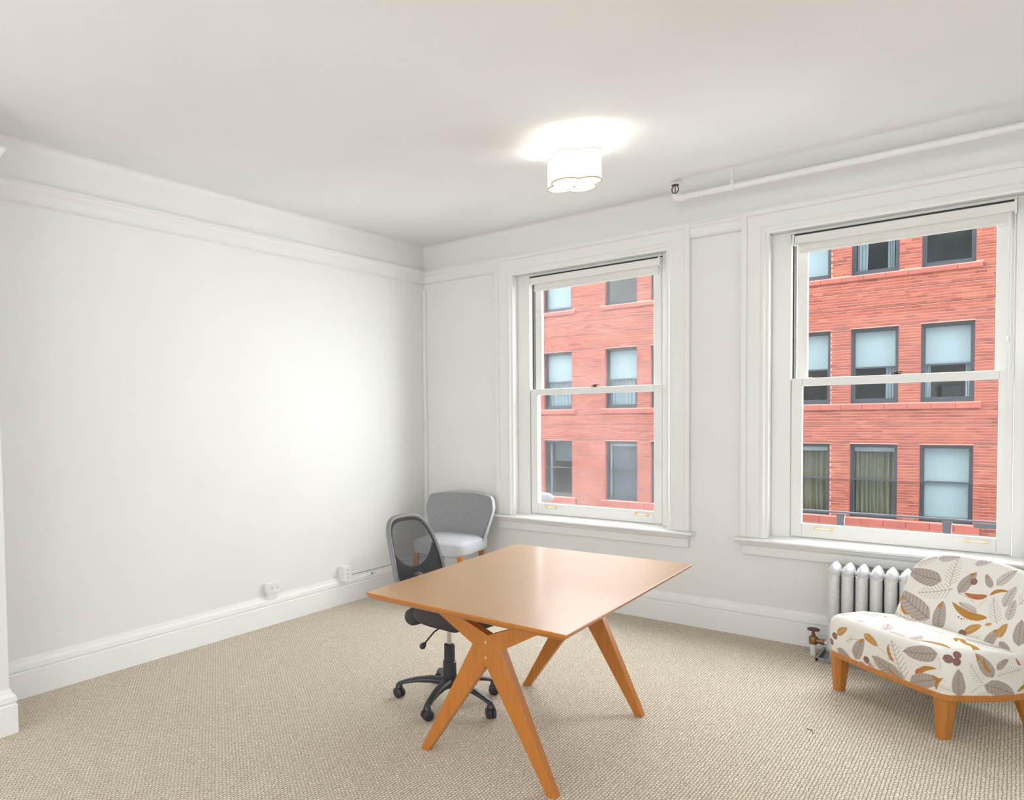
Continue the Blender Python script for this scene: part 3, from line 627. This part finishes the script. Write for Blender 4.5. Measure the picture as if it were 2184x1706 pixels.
MB().lathe([(0.010, 0.148), (0.030, 0.150), (0.034, 0.155), (0.030, 0.161), (0.012, 0.163), (0.008, 0.167)], (-0.108, -0.005, 0), 18).build('handwheel', 'rust', vo, smooth=True, label='dark rusty handwheel')
MB().tube([(-0.05, -0.005, 0.087), (-0.02, -0.005, 0.084)], 0.014, 12).build('union_pipe', 'silver', rad, smooth=True)
tr = MB(); tr.prism([(0, 0.0), (0, 0.006), (0.004, 0.006), (0.004, 0.0)], lambda p: (-0.07, 0.04+p[0], p[1]), lambda p: (0.70, 0.04+p[0], p[1]))
tr.box(-0.075, 0.70, -0.14, 0.10, 0.0, 0.006); tr.box(-0.075, -0.06, -0.14, 0.10, 0.006, 0.03); tr.box(-0.075, 0.7, -0.14, -0.128, 0.006, 0.024)
tr.build('drip_tray', 'greymetal', rad, bevel=0.002, label='grey sheet-metal tray under the radiator')

# ------------------------------------------------------------------ desk
tc4 = [(1.860, -3.000), (2.780, -3.010), (2.730, -1.520), (1.780, -1.560)]
dk = thing('desk', 'wooden desk with X-shaped trestle legs in the middle of the room', 'desk', (2.29, -2.27, 0)); DO = Vector((2.29, -2.27, 0))
b = MB(); c = Vector((2.2875, -2.2725))
def inset(p, d):
    q = Vector(p); u = (c-q); return (q.x+math.copysign(d, u.x), q.y+math.copysign(d, u.y))
lay = [(inset(p, 0.026), 0.704) for p in tc4], [(inset(p, 0.004), 0.722) for p in tc4], [(inset(p, 0.0), 0.732) for p in tc4], [(inset(p, 0.002), 0.735) for p in tc4]
vv = [(p[0]-DO.x, p[1]-DO.y, z) for L in lay for p, z in L]; ff = [(3, 2, 1, 0), (12, 13, 14, 15)]
for i in range(3):
    for k in range(4): ff.append((i*4+k, i*4+(k+1) % 4, (i+1)*4+(k+1) % 4, (i+1)*4+k))
b.add(vv, ff); top = b.build('tabletop', 'desktop', dk)
top.data.materials.append(M['deskleg'])
for p in top.data.polygons:
    if p.normal.z < 0.9: p.material_index = 1
A = [(1.971, 0), (2.009, 0), (2.312, 0.456), (2.385, 0.535), (2.600, 0.665), (2.690, 0.704), (2.610, 0.704), (2.560, 0.690), (2.322, 0.586), (2.247, 0.536)]
B = [(2.581, 0), (2.617, 0), (2.385, 0.535), (2.322, 0.586), (2.070, 0.684), (1.996, 0.704), (1.945, 0.704), (2.071, 0.638), (2.247, 0.536), (2.312, 0.456)]
for yf, dx in ((-2.77, 0.0), (-1.785, -0.035)):
    for nm, P, e in (('leg', A, 0.003), ('leg', B, 0.0)):
        m_ = MB(); m_.prism(P, lambda p: (p[0]+dx-DO.x, yf+e-DO.y, p[1]), lambda p: (p[0]+dx-DO.x, yf+0.044-e-DO.y, p[1])); m_.build(nm, 'deskleg', dk, bevel=0.002)
    for bz in (0.555, 0.491):
        MB().lathe([(0.006, -0.002), (0.0065, 0.0), (0.0065, 0.006)], (2.313+dx-DO.x, yf-DO.y, bz), 12, 'Y').build('bolt', 'brass', dk)
b = MB(); b.box(-0.04, 0.04, -0.46, 0.48, 0.685, 0.704); b.build('under_rail', 'deskleg', dk)

# ------------------------------------------------------------------ office chair
OC = Vector((1.77, -2.24, 0)); oc = thing('office_chair', 'grey mesh-back office chair on castors behind the desk', 'office chair', OC)
b = MB(); b.lathe([(0.045, 0.085), (0.055, 0.095), (0.050, 0.118), (0.036, 0.128), (0.034, 0.216), (0.030, 0.219)], n=24); b.build('column_cover', 'black', oc, smooth=True)
b = MB(); b.lathe([(0.028, 0.214), (0.0275, 0.304), (0.022, 0.307)], n=20); b.build('column_sleeve', 'black', oc, smooth=True)
b = MB(); b.lathe([(0.0125, 0.30), (0.0125, 0.402)], n=16); b.build('gas_lift', 'chrome', oc, smooth=True)
for k in range(5):
    ang = math.radians(-152+72*k)
    arm = MB(); n = 8; v = []; f = []
    secs = [(0.03, 0.118, 0.030, 0.034), (0.10, 0.118, 0.024, 0.030), (0.17, 0.110, 0.020, 0.024), (0.225, 0.096, 0.017, 0.019), (0.255, 0.085, 0.017, 0.017), (0.272, 0.080, 0.013, 0.014)]
    for (r, z, w_, h_) in secs:
        for (q, e) in ((-1, -1), (1, -1), (1, 0.2), (0.55, 1), (-0.55, 1), (-1, 0.2)):
            v.append((r*math.cos(ang)-q*w_*math.sin(ang), r*math.sin(ang)+q*w_*math.cos(ang), z+e*h_*0.5-0.004))
    for i in range(len(secs)-1):
        for k2 in range(6): f.append((i*6+k2, i*6+(k2+1) % 6, (i+1)*6+(k2+1) % 6, (i+1)*6+k2))
    f += [tuple(range(6))[::-1], tuple((len(secs)-1)*6+q for q in range(6))]
    arm.add(v, f); arm.build('base_arm', 'black', oc, smooth=True, bevel=0.003)
    cx, cy = 0.268*math.cos(ang), 0.268*math.sin(ang)
    hood = MB(); hood.lathe([(0.010, 0.052), (0.020, 0.054), (0.018, 0.066), (0.009, 0.078)], (cx, cy, 0), 14)
    th = ang+math.radians(55); ca = hood.build('castor', 'black', oc, smooth=True)
    for sgn in (-1, 1):
        wv = MB(); ax = Vector((math.cos(th), math.sin(th), 0)); p = Vector((cx, cy, 0.0275))
        path_ = [p+ax*sgn*d for d in (0.004, 0.006, 0.019, 0.024, 0.0255)]
        wv.tube(path_, [0.022, 0.0275, 0.0275, 0.021, 0.012], 20); wv.build('castor_wheel', 'black', ca, smooth=True)
PH = math.radians(-3); Fv = Vector((math.cos(PH), math.sin(PH), 0)); Lv = Vector((-math.sin(PH), math.cos(PH), 0))
def oc_pt(f_, l_, z): p = Fv*f_+Lv*l_; return (p.x, p.y, z)
# seat cushion: rounded outline, waterfall edges
def rrect(w_, d_, r_, n=8):
    pts = []
    for (sx, sy, a0) in ((1, 1, 0), (-1, 1, 90), (-1, -1, 180), (1, -1, 270)):
        for i in range(n+1):
            t = math.radians(a0+90*i/n); pts.append((sx*(d_/2-r_)+r_*math.cos(t), sy*(w_/2-r_)+r_*math.sin(t)))
    return pts
sb = MB(); base = rrect(0.41, 0.42, 0.16); n = len(base); v = []; f = []
prof = [(0.70, 0.430), (0.93, 0.432), (0.99, 0.447), (1.0, 0.470), (0.985, 0.492), (0.93, 0.508), (0.80, 0.514), (0.4, 0.510)]
for s_, z in prof:
    for x, y in base: v.append(oc_pt(0.03+x*s_, 0.03+y*s_, z))
for i in range(len(prof)-1):
    for k in range(n): f.append((i*n+k, i*n+(k+1) % n, (i+1)*n+(k+1) % n, (i+1)*n+k))
f += [tuple(range(n))[::-1], tuple((len(prof)-1)*n+k for k in range(n))]
sb.add(v, f); sb.build('seat', 'dkfab', oc, smooth='all')
b = MB(); p = [oc_pt(x, y, 0) for x, y in rrect(0.16, 0.20, 0.03)]
b.prism(p, lambda q: (q[0], q[1], 0.398), lambda q: (q[0], q[1], 0.432)); b.build('tilt_mechanism', 'black', oc, bevel=0.004)
b = MB(); b.tube([oc_pt(0.0, -0.06, 0.412), oc_pt(-0.01, -0.115, 0.390), oc_pt(-0.02, -0.175, 0.345)], 0.004, 8); lv = b.build('height_lever', 'black', oc)
pc = Vector(oc_pt(-0.022, -0.19, 0.334)); d_ = (pc-Vector(oc_pt(-0.02, -0.175, 0.345))).normalized()
b = MB(); b.tube([pc-d_*0.022, pc-d_*0.008, pc+d_*0.006, pc+d_*0.016], [0.007, 0.014, 0.016, 0.008], 8); b.build('lever_paddle', 'black', lv)
# back: reclined, laterally curved
ZB0, ZB1 = 0.51, 0.945; BH = ZB1-ZB0
def back_pt(l_, h, off=0.0):        # l_: lateral, h: height 0..1
    rec = -0.178-0.142*h+0.05*math.sin(h*PI*0.9)*0.6+0.28*l_*l_
    return oc_pt(rec+off, l_, ZB0+BH*h)
def back_outline(n=72, k=1.0):
    pts = []
    for i in range(n):
        t = 2*PI*i/n; c_, s_ = math.cos(t), math.sin(t); e = 0.52
        x = math.copysign(abs(c_)**e, c_); y = math.copysign(abs(s_)**e, s_); h = 0.5+0.5*y*k
        w_ = 0.208-0.045*h**1.5-0.035*max(0, 0.35-h)/0.35
        pts.append((x*w_*k, h))
    return pts
b = MB(); ol = back_outline(); b.tube([back_pt(x, h) for x, h in ol], 0.0135, 10, closed=True); b.build('back_frame', 'grey', oc, smooth='all')
b = MB(); inr = back_outline(72, 0.985); v = []; f = []; NR = 14
for j in range(NR+1):
    s_ = j/NR
    for x, h in inr: v.append(back_pt(x*s_, 0.5+(h-0.5)*s_, 0.004))
for j in range(NR):
    for k in range(72): f.append((j*72+k, j*72+(k+1) % 72, (j+1)*72+(k+1) % 72, (j+1)*72+k))
b.add(v, f); b.build('back_mesh', 'mesh', oc, smooth='all')
# dark lumbar panel: curved top, arched foot, behind the mesh
b = MB(); nx = 26; v = []; f = []
def lat(h): return 0.198-0.045*h**1.5-0.035*max(0, 0.35-h)/0.35
for i in range(nx+1):
    u = -1+2*i/nx; top_h = 0.40+0.24*abs(u)**2.2; bot_h = 0.06+0.28*max(0.0, 1-(u/0.62)**2)**0.8
    for t in (0, 0.25, 0.5, 0.75, 1.0):
        h = bot_h+(top_h-bot_h)*t; v.append(back_pt(u*lat(h)*0.98, h, -0.006))
for i in range(nx):
    for k in range(4): f.append((i*5+k, i*5+k+1, (i+1)*5+k+1, (i+1)*5+k))
b.add(v, f); lp = b.build('lumbar_panel', 'dkfab', oc, smooth='all'); sm = lp.modifiers.new('solid', 'SOLIDIFY'); sm.thickness = 0.012
b = MB(); u_ = back_outline(60, 0.955); v = []; f = []       # inner dark border of the mesh
for (k_, off) in ((0.985, 0.008), (0.90, 0.008)):
    for x, h in back_outline(60, k_): v.append(back_pt(x, h, off))
for k in range(60): f.append((k, (k+1) % 60, 60+(k+1) % 60, 60+k))
b.add(v, f); b.build('mesh_border', 'dkfab', oc, smooth='all')
b = MB(); b.tube([oc_pt(-0.180+0.4*y*y, y, 0.430) for y in (-0.118, -0.113, -0.096, -0.055, 0, 0.055, 0.096, 0.113, 0.118)], [0.012, 0.030, 0.043, 0.048, 0.048, 0.048, 0.043, 0.030, 0.012], 14); b.build('lower_back_pad', 'dkfab', oc, smooth='all')
b = MB(); b.tube([oc_pt(0.0, 0, 0.412), oc_pt(-0.16, 0, 0.412), oc_pt(-0.20, 0, 0.43), oc_pt(-0.225, 0, 0.50), oc_pt(-0.225, 0, 0.64)], [0.022, 0.024, 0.028, 0.026, 0.018], 10); b.build('back_bracket', 'black', oc, smooth=True)

# ------------------------------------------------------------------ upholstered side chair
SCO = Vector((0.55, -0.42, 0)); sc = thing('side_chair', 'grey upholstered side chair with wooden legs in the room corner', 'chair', SCO)
FA = Vector((0.183, -0.983, 0)); WA = Vector((0.983, 0.183, 0))
def scp(w_, f_, z): p = WA*w_+FA*f_; return (p.x, p.y, z)
# seat
sb = MB(); v = []; f = []
out = []
for i in range(48):
    t = 2*PI*i/48; c_, s_ = math.cos(t), math.sin(t); e = 0.35
    out.append((math.copysign(abs(c_)**e, c_), math.copysign(abs(s_)**e, s_)))
prof = [(0.95, 0.392), (0.99, 0.396), (1.0, 0.41), (1.0, 0.468), (0.985, 0.482), (0.93, 0.492), (0.75, 0.502), (0.4, 0.508)]
for s_, z in prof:
    for x, y in out: v.append(scp(x*s_*(0.238-0.012*y), 0.02+y*s_*0.285, z))
n = 48
for i in range(len(prof)-1):
    for k in range(n): f.append((i*n+k, i*n+(k+1) % n, (i+1)*n+(k+1) % n, (i+1)*n+k))
f += [tuple(range(n))[::-1], tuple((len(prof)-1)*n+k for k in range(n))]
sb.add(v, f); sb.build('seat', 'gfab2', sc, smooth='all')
# back shell: grid over width u and height t
def back_surf(u, t, off, wb=0.215):
    z = 0.40+0.455*t
    w_ = wb+(0.300-wb)*min(1, max(0, (t-0.12)/0.62))**0.9
    # rounded top corners, crowned top
    zz = 0.395+(0.425+0.022*(1-u*u))*t
    if t > 0.70:
        q = (t-0.70)/0.30; w_ *= 1-0.16*(1-math.sqrt(max(0, 1-q*q)))
    fl = -0.19-0.10*t+0.13*u*u*(1-0.25*t)
    return scp(u*w_, fl+off, zz)
def shell(name, mat, off0, off1, parent, tmin=0.0, k=1.0, wb=0.215):
    mb = MB(); nu, nt_ = 36, 44; v = []; f = []
    for off in (off0, off1):
        for j in range(nt_+1):
            for i in range(nu+1): v.append(back_surf((-1+2*i/nu)*k, (tmin+(1-tmin)*math.sin(j/nt_*PI/2))*(1 if k == 1 else 0.985), off, wb))
    m_ = (nu+1)*(nt_+1)
    for j in range(nt_):
        for i in range(nu):
            a = j*(nu+1)+i; f.append((a, a+1, a+nu+2, a+nu+1)); f.append((m_+a, m_+a+nu+1, m_+a+nu+2, m_+a+1))
    for i in range(nu): f.append((i, m_+i, m_+i+1, i+1)); a = nt_*(nu+1)+i; f.append((a, a+1, m_+a+1, m_+a))
    for j in range(nt_): a = j*(nu+1); f.append((a, a+nu+1, m_+a+nu+1, m_+a)); a += nu; f.append((a, m_+a, m_+a+nu+1, a+nu+1))
    mb.add(v, f); return mb.build(name, mat, parent, smooth=True)
shell('backrest', 'gfab2', 0.0, -0.060, sc, 0.0, 1.0, 0.238)
shell('backrest_inner', 'gfab', 0.004, -0.001, sc, 0.02, 0.985)['label'] = 'darker grey woven inner face'
for (w_, f_, dw, df) in ((-0.19, 0.26, -0.01, 0.01), (0.19, 0.26, 0.01, 0.01), (-0.18, -0.20, -0.01, -0.04), (0.18, -0.20, 0.01, -0.04)):
    m_ = MB(); n_ = 4
    v = []
    for (s_, z, k_) in ((0.021, 0.398, 0), (0.013, 0.0, 1)):
        for (a_, b_) in ((-1, -1), (1, -1), (1, 1), (-1, 1)): v.append(scp(w_+dw*k_+a_*s_, f_+df*k_+b_*s_, z))
    m_.add(v, [(3, 2, 1, 0), (4, 5, 6, 7)]+[(k, (k+1) % 4, 4+(k+1) % 4, 4+k) for k in range(4)]); m_.build('leg', 'chairwood', sc, bevel=0.003)

# ------------------------------------------------------------------ leaf-print slipper chair
LC = Vector((3.616, -0.727, 0)); lc = thing('slipper_chair', 'armless slipper chair in cream leaf-print fabric by the right window', 'armchair', LC)
FL = Vector((-0.643, -0.766, 0)); WL = Vector((0.766, -0.643, 0))
def lcp(w_, f_, z): p = WL*w_+FL*f_; return (p.x, p.y, z)
CREAM = np.array([0.78, 0.755, 0.70]); TAUPE = np.array([0.44, 0.375, 0.33]); VEIN = np.array([0.27, 0.215, 0.185]); OCHRE = np.array([0.46, 0.225, 0.055]); RUST = np.array([0.47, 0.165, 0.06]); BERRY = np.array([0.27, 0.135, 0.125]); LINE = np.array([0.46, 0.385, 0.31]); PALE = np.array([0.62, 0.565, 0.53])
def paint(P, leaves):
    """print colour for 2D cloth positions P (n,2); each leaf is (kind, x, y, length, angle in degrees)"""
    C = np.tile(CREAM, (len(P), 1))
    for kind, x, y, L, ang in leaves:
        a = math.radians(ang); d = P-np.array([x, y]); near = (np.abs(d) < L*0.75).all(1)
        if not near.any(): continue
        q = d[near]; u = (q[:, 0]*math.cos(a)+q[:, 1]*math.sin(a))/(L/2); v_ = (-q[:, 0]*math.sin(a)+q[:, 1]*math.cos(a))/(L/2)
        c = C[near]
        if kind == 'berry':
            m_ = u*u+v_*v_ < 1; c[m_] = BERRY
            m2 = m_ & (np.abs(v_-0.3*u) < 0.06); c[m2] = VEIN
        elif kind == 'stem':
            m_ = (np.abs(v_-0.15*(1-u*u)) < 0.035) & (np.abs(u) < 1); c[m_] = LINE
        else:
            uc = np.clip(u, -1, 1); bend = {'curl': 0.28, 'rust': 0.22}.get(kind, 0.05)
            vv = v_-bend*(1-uc*uc)+bend*0.5
            wd = {'taupe': 0.43, 'pale': 0.40, 'ochre': 0.42, 'curl': 0.20, 'rust': 0.24, 'outline': 0.44}[kind]
            prof_ = wd*np.sqrt(np.clip(1-uc*uc, 0, 1))*(1-0.28*uc)*np.clip(1.15-uc**4*0.6, 0, 1)
            ins = (np.abs(vv) < prof_) & (np.abs(u) < 1)
            ph = (uc-np.abs(vv)*0.75)*4.6; fr = np.abs(ph-np.round(ph)); vein = ins & ((fr < 0.09) | (np.abs(vv) < 0.022))
            if kind == 'outline': c[vein] = LINE
            else:
                c[ins] = {'taupe': TAUPE, 'pale': PALE, 'ochre': OCHRE, 'curl': OCHRE, 'rust': RUST}[kind]
                if kind in ('taupe', 'pale', 'ochre'): c[vein] = VEIN if kind != 'ochre' else np.array([0.70, 0.50, 0.25])
                if kind == 'taupe':
                    tip = ins & (u > 0.55) & (vv > 0.02); c[tip] = OCHRE if (int(x*1000) % 2) else TAUPE
        C[near] = c
    return C
def printed(name, V3, F, P2, leaves_fn, parent):
    me = bpy.data.meshes.new(name); me.from_pydata([tuple(p) for p in V3], [], F); me.update()
    cols = np.ones((len(V3), 4), dtype=np.float32); cols[:, :3] = leaves_fn(P2)
    at = me.color_attributes.new('print', 'FLOAT_COLOR', 'POINT'); at.data.foreach_set('color', cols.ravel())
    me.materials.append(M['print']); me.polygons.foreach_set('use_smooth', np.ones(len(me.polygons), dtype=bool))
    bm = bmesh.new(); bm.from_mesh(me); bmesh.ops.recalc_face_normals(bm, faces=bm.faces); bm.to_mesh(me); bm.free()
    o = bpy.data.objects.new(name, me); COL.objects.link(o); o.parent = parent; return o
# seat outline (plan): bowed front, straight sides, rounded corners
def seat_outline(n):
    hw, fd, bd, r = 0.331, 0.296, -0.26, 0.045
    def bow(w_): return 0.016*(1-(w_/hw)**2)
    def sd(f_): t = (fd-f_)/(fd-bd); return 0.032*math.sin(min(1, t/0.9)*PI)-0.03*max(0, t-0.6)/0.4
    key = []
    for i in range(21): w_ = (hw-r)*i/20; key.append((w_, fd+bow(w_)))
    for i in range(1, 9): t = math.radians(90-90*i/8); key.append((hw-r+r*math.cos(t), fd-r+bow(hw-r)+r*math.sin(t)))
    for i in range(1, 25): f_ = fd-r-(fd-r-bd)*i/24; key.append((hw+sd(f_)-sd(fd-r)*(1-i/24), f_))
    x1 = key[-1][0]
    for i in range(1, 11): key.append((x1*(1-i/10), bd))
    key += [(-x, y) for x, y in key[-2:0:-1]]
    K = np.array(key); seg = np.hypot(*(np.roll(K, -1, 0)-K).T); s = np.concatenate([[0], np.cumsum(seg)]); tot = s[-1]
    K2 = np.vstack([K, K[:1]]); q = np.linspace(0, tot, n, endpoint=False)
    q = np.where(q > tot/2, q, q)
    return np.stack([np.interp(q, s, K2[:, 0]), np.interp(q, s, K2[:, 1])], 1), np.where(q > tot/2, q-tot, q)
n = 1040; so, sq = seat_outline(n)
ringdef = []       # (scale in plan, z)
for z in np.linspace(0.212, 0.362, 72): ringdef.append((1.0+0.02*math.sin((z-0.212)/0.15*PI*0.8), z))
for t in np.linspace(5, 90, 40): ringdef.append((1.0117-0.14*(1-math.cos(math.radians(t))), 0.362+0.048*math.sin(math.radians(t))))
for s_ in np.linspace(0.86, 0.02, 110): ringdef.append((s_, 0.410+0.012*(1-(s_/0.871)**2)))
NWALL = 104
V3 = []; P2 = []; F = []
cen = np.array([0.0, 0.02]); dist = 0.0; prevs = None
for i, (s_, z) in enumerate(ringdef):
    if prevs is not None: dist += math.hypot((s_-prevs[0])*0.31, z-prevs[1])
    prevs = (s_, z)
    pl = cen+(so-cen)*s_
    # crown falls away towards the backrest
    zz = z-0.055*np.clip((0.10-pl[:, 1])/0.3, 0, 1)*min(1, max(0, (i-71)/40))
    for k in range(n): V3.append(lcp(pl[k, 0], pl[k, 1], zz[k]))
    if i < NWALL: P2.append(np.stack([sq, np.full(n, dist)], 1))
    else: P2.append(np.stack([pl[:, 0], 3.0+pl[:, 1]], 1))
P2 = np.vstack(P2)
for i in range(len(ringdef)-1):
    for k in range(n): F.append((i*n+k, i*n+(k+1) % n, (i+1)*n+(k+1) % n, (i+1)*n+k))
F.append(tuple(range(n))[::-1])
F.append(tuple((len(ringdef)-1)*n+k for k in range(n)))
seat_leaves = [('ochre', -0.224, 0.127, 0.084, 41), ('berry', -0.271, 0.087, 0.036, 17), ('berry', -0.300, 0.048, 0.036, -44), ('taupe', -0.115, 0.071, 0.134, 64), ('ochre', -0.045, 0.137, 0.09, -23), ('curl', 0.061, 0.107, 0.085, 111), ('taupe', -0.21, 0.002, 0.11, -25), ('berry', -0.071, 0.028, 0.037, 19), ('taupe', -0.102, 0.000, 0.04, 8), ('taupe', -0.047, 0.006, 0.045, -40), ('taupe', 0.046, 0.024, 0.18, 158), ('curl', 0.068, 0.02, 0.055, 144), ('outline', 0.099, 0.085, 0.187, 113), ('taupe', 0.206, 0.156, 0.162, -166), ('curl', 0.232, 0.084, 0.112, 35), ('rust', 0.20, 0.072, 0.05, 50), ('berry', 0.325, 0.165, 0.038, 19), ('berry', 0.362, 0.185, 0.036, 19), ('berry', 0.357, 0.155, 0.036, 19), ('taupe', 0.231, 0.033, 0.157, 26), ('curl', 0.291, 0.047, 0.072, 67), ('stem', 0.026, 0.096, 0.072, -34), ('stem', 0.292, 0.141, 0.053, -79), ('outline', 0.32, 0.028, 0.06, -19),
 ('taupe', 0.366, 0.060, 0.125, 94), ('outline', 0.437, 0.103, 0.106, 120), ('taupe', 0.475, 0.139, 0.124, 122), ('curl', 0.480, 0.139, 0.075, 112), ('taupe', 0.553, 0.144, 0.073, 37), ('outline', 0.585, 0.105, 0.12, 11), ('taupe', 0.546, 0.029, 0.153, -19), ('outline', 0.473, 0.009, 0.06, 15), ('rust', 0.63, 0.15, 0.045, 118), ('stem', 0.445, 0.034, 0.064, 37), ('outline', 0.70, 0.08, 0.14, 60), ('taupe', 0.78, 0.07, 0.13, 100), ('curl', 0.68, 0.03, 0.1, 10),
 ('taupe', -0.40, 0.07, 0.13, 70), ('outline', -0.50, 0.09, 0.15, 120), ('ochre', -0.58, 0.05, 0.1, 30), ('taupe', -0.70, 0.08, 0.13, 60), ('outline', -0.02, 0.03, 0.10, 70), ('stem', -0.15, 0.10, 0.10, 20), ('outline', -0.17, 0.10, 0.06, 60)]
lf_r = random.Random(11)
for i in range(46):
    seat_leaves.append((lf_r.choice(['pale', 'outline', 'pale', 'curl', 'outline', 'outline', 'pale']), lf_r.uniform(-0.3, 0.3), 3.0+lf_r.uniform(-0.25, 0.33), lf_r.uniform(0.08, 0.15), lf_r.uniform(0, 360)))
printed('seat', V3, F, P2, lambda p: paint(p, seat_leaves), lc)
# back cushion
nb = 900; hw, hh = 0.330, 0.405
def back_ol(n):
    pts = []
    for i in range(2000):
        t = 2*PI*i/2000; c_, s_ = math.cos(t), math.sin(t); e = 0.42 if s_ > 0 else 0.16
        x = math.copysign(abs(c_)**e, c_); y = math.copysign(abs(s_)**e, s_); tt = (y+1)/2
        pts.append((x*hw*(1.0-0.05*tt), tt*hh*(1+0.10*(1-x*x)*(1 if y > 0 else 0))))
    K = np.array(pts); seg = np.hypot(*(np.roll(K, -1, 0)-K).T); q_ = np.concatenate([[0], np.cumsum(seg)]); K2 = np.vstack([K, K[:1]]); q = np.linspace(0, q_[-1], n, endpoint=False)
    return np.stack([np.interp(q, q_, K2[:, 0]), np.interp(q, q_, K2[:, 1])], 1)
bo_ = back_ol(nb); cb = np.array([0.0, hh*0.5])
rd = [(s_, 0.0-0.012*(1-s_*s_)) for s_ in np.linspace(0.02, 0.955, 180)]+[(0.955+0.045*math.sin(math.radians(t)), 0.028*(1-math.cos(math.radians(t)))) for t in np.linspace(8, 90, 14)]+[(1.0, d) for d in np.linspace(0.034, 0.065, 8)]+[(0.955+0.045*math.cos(math.radians(t)), 0.065+0.022*math.sin(math.radians(t))) for t in np.linspace(10, 90, 8)]+[(0.5, 0.087), (0.02, 0.087)]
V3 = []; P2 = []; F = []
ct_, st_ = math.cos(math.radians(20)), math.sin(math.radians(20))
for s_, dpt in rd:
    pl = cb+(bo_-cb)*s_
    for k in range(nb):
        w_, h = pl[k]; dd = dpt-0.10*w_*w_
        V3.append(lcp(w_, -0.07-h*st_-dd*ct_, 0.33+h*ct_-dd*st_))
    P2.append(pl)
P2 = np.vstack(P2)
for i in range(len(rd)-1):
    for k in range(nb): F.append((i*nb+k, i*nb+(k+1) % nb, (i+1)*nb+(k+1) % nb, (i+1)*nb+k))
F.append(tuple(range(nb))[::-1]); F.append(tuple((len(rd)-1)*nb+k for k in range(nb)))
back_leaves = [('taupe', -0.228, 0.294, 0.192, 175), ('outline', -0.089, 0.351, 0.16, 93), ('outline', -0.147, 0.229, 0.18, -160), ('taupe', -0.237, 0.132, 0.234, 155), ('taupe', -0.083, 0.116, 0.150, 96), ('outline', -0.233, 0.052, 0.22, 171), ('curl', -0.275, 0.092, 0.075, 140), ('taupe', -0.007, 0.311, 0.130, 68), ('berry', 0.022, 0.322, 0.034, 0), ('rust', 0.052, 0.257, 0.110, -174), ('taupe', 0.087, 0.342, 0.075, 127), ('curl', 0.149, 0.299, 0.085, 26), ('pale', 0.036, 0.190, 0.10, 165), ('curl', 0.044, 0.170, 0.185, 170), ('outline', 0.159, 0.209, 0.13, 114), ('ochre', 0.089, 0.098, 0.088, 40), ('berry', 0.047, 0.06, 0.041, 18), ('berry', 0.002, 0.042, 0.031, 12), ('ochre', 0.152, 0.139, 0.032, 27), ('taupe', 0.183, 0.081, 0.105, 71), ('ochre', 0.217, 0.129, 0.078, 75), ('pale', 0.2, 0.291, 0.11, 78), ('pale', 0.226, 0.231, 0.10, 89), ('pale', 0.157, 0.375, 0.11, 56), ('taupe', 0.252, 0.054, 0.075, -34), ('pale', 0.03, 0.424, 0.078, 24), ('outline', -0.247, 0.376, 0.12, 29), ('pale', -0.137, 0.415, 0.104, 19), ('stem', 0.014, 0.235, 0.089, -16), ('stem', 0.096, 0.229, 0.055, 55), ('berry', 0.008, 0.134, 0.009, 16), ('berry', 0.024, 0.129, 0.008, 17), ('berry', 0.036, 0.133, 0.006, 17), ('berry', 0.05, 0.132, 0.005, 17), ('outline', 0.28, 0.32, 0.13, 60), ('taupe', 0.29, 0.14, 0.12, 100), ('outline', 0.10, 0.03, 0.10, 60)]
printed('backrest', V3, F, P2, lambda p: paint(p, back_leaves), lc)
# wooden rail and legs
ol = seat_outline(160)[0]; v = []; f = []
b = MB(); n = 160
for (s_, z) in ((1.005, 0.186), (1.012, 0.190), (1.012, 0.210), (1.005, 0.214), (0.90, 0.214), (0.90, 0.186)):
    for k in range(n): q = cen+(ol[k]-cen)*s_; v.append(lcp(q[0], q[1], z))
for i in range(6):
    for k in range(n): f.append((i*n+k, i*n+(k+1) % n, ((i+1) % 6)*n+(k+1) % n, ((i+1) % 6)*n+k))
b.add(v, f); b.build('seat_rail', 'chairwood', lc)
for (w_, f_, dw, df, nm) in ((-0.298, 0.262, 0.002, 0.004, 0), (0.281, 0.262, 0.0, 0.006, 0), (-0.215, -0.185, -0.02, -0.05, 1), (0.215, -0.185, 0.02, -0.05, 1)):
    m_ = MB(); v = []
    for (s_, z, k_) in ((0.036, 0.208, 0), (0.022, 0.0, 1)):
        for (a_, b_) in ((-1, -1), (1, -1), (1, 0.45), (0.45, 1), (-0.45, 1), (-1, 0.45)): v.append(lcp(w_+dw*k_+a_*s_, f_+df*k_+b_*s_, z))
    m_.add(v, [tuple(range(6))[::-1], tuple(range(6, 12))]+[(k, (k+1) % 6, 6+(k+1) % 6, 6+k) for k in range(6)]); m_.build('leg', 'chairwood', lc, bevel=0.002)
# ------------------------------------------------------------------ lint on the carpet
b = MB(); b.tube([(3.195, -1.405, 0.003), (3.205, -1.412, 0.004), (3.215, -1.413, 0.003), (3.222, -1.43, 0.003), (3.226, -1.447, 0.003)], 0.0016, 6)
tag(b.build('lint_thread', 'lint'), 'small dark bent thread lying on the carpet near the leaf-print chair', 'thread')
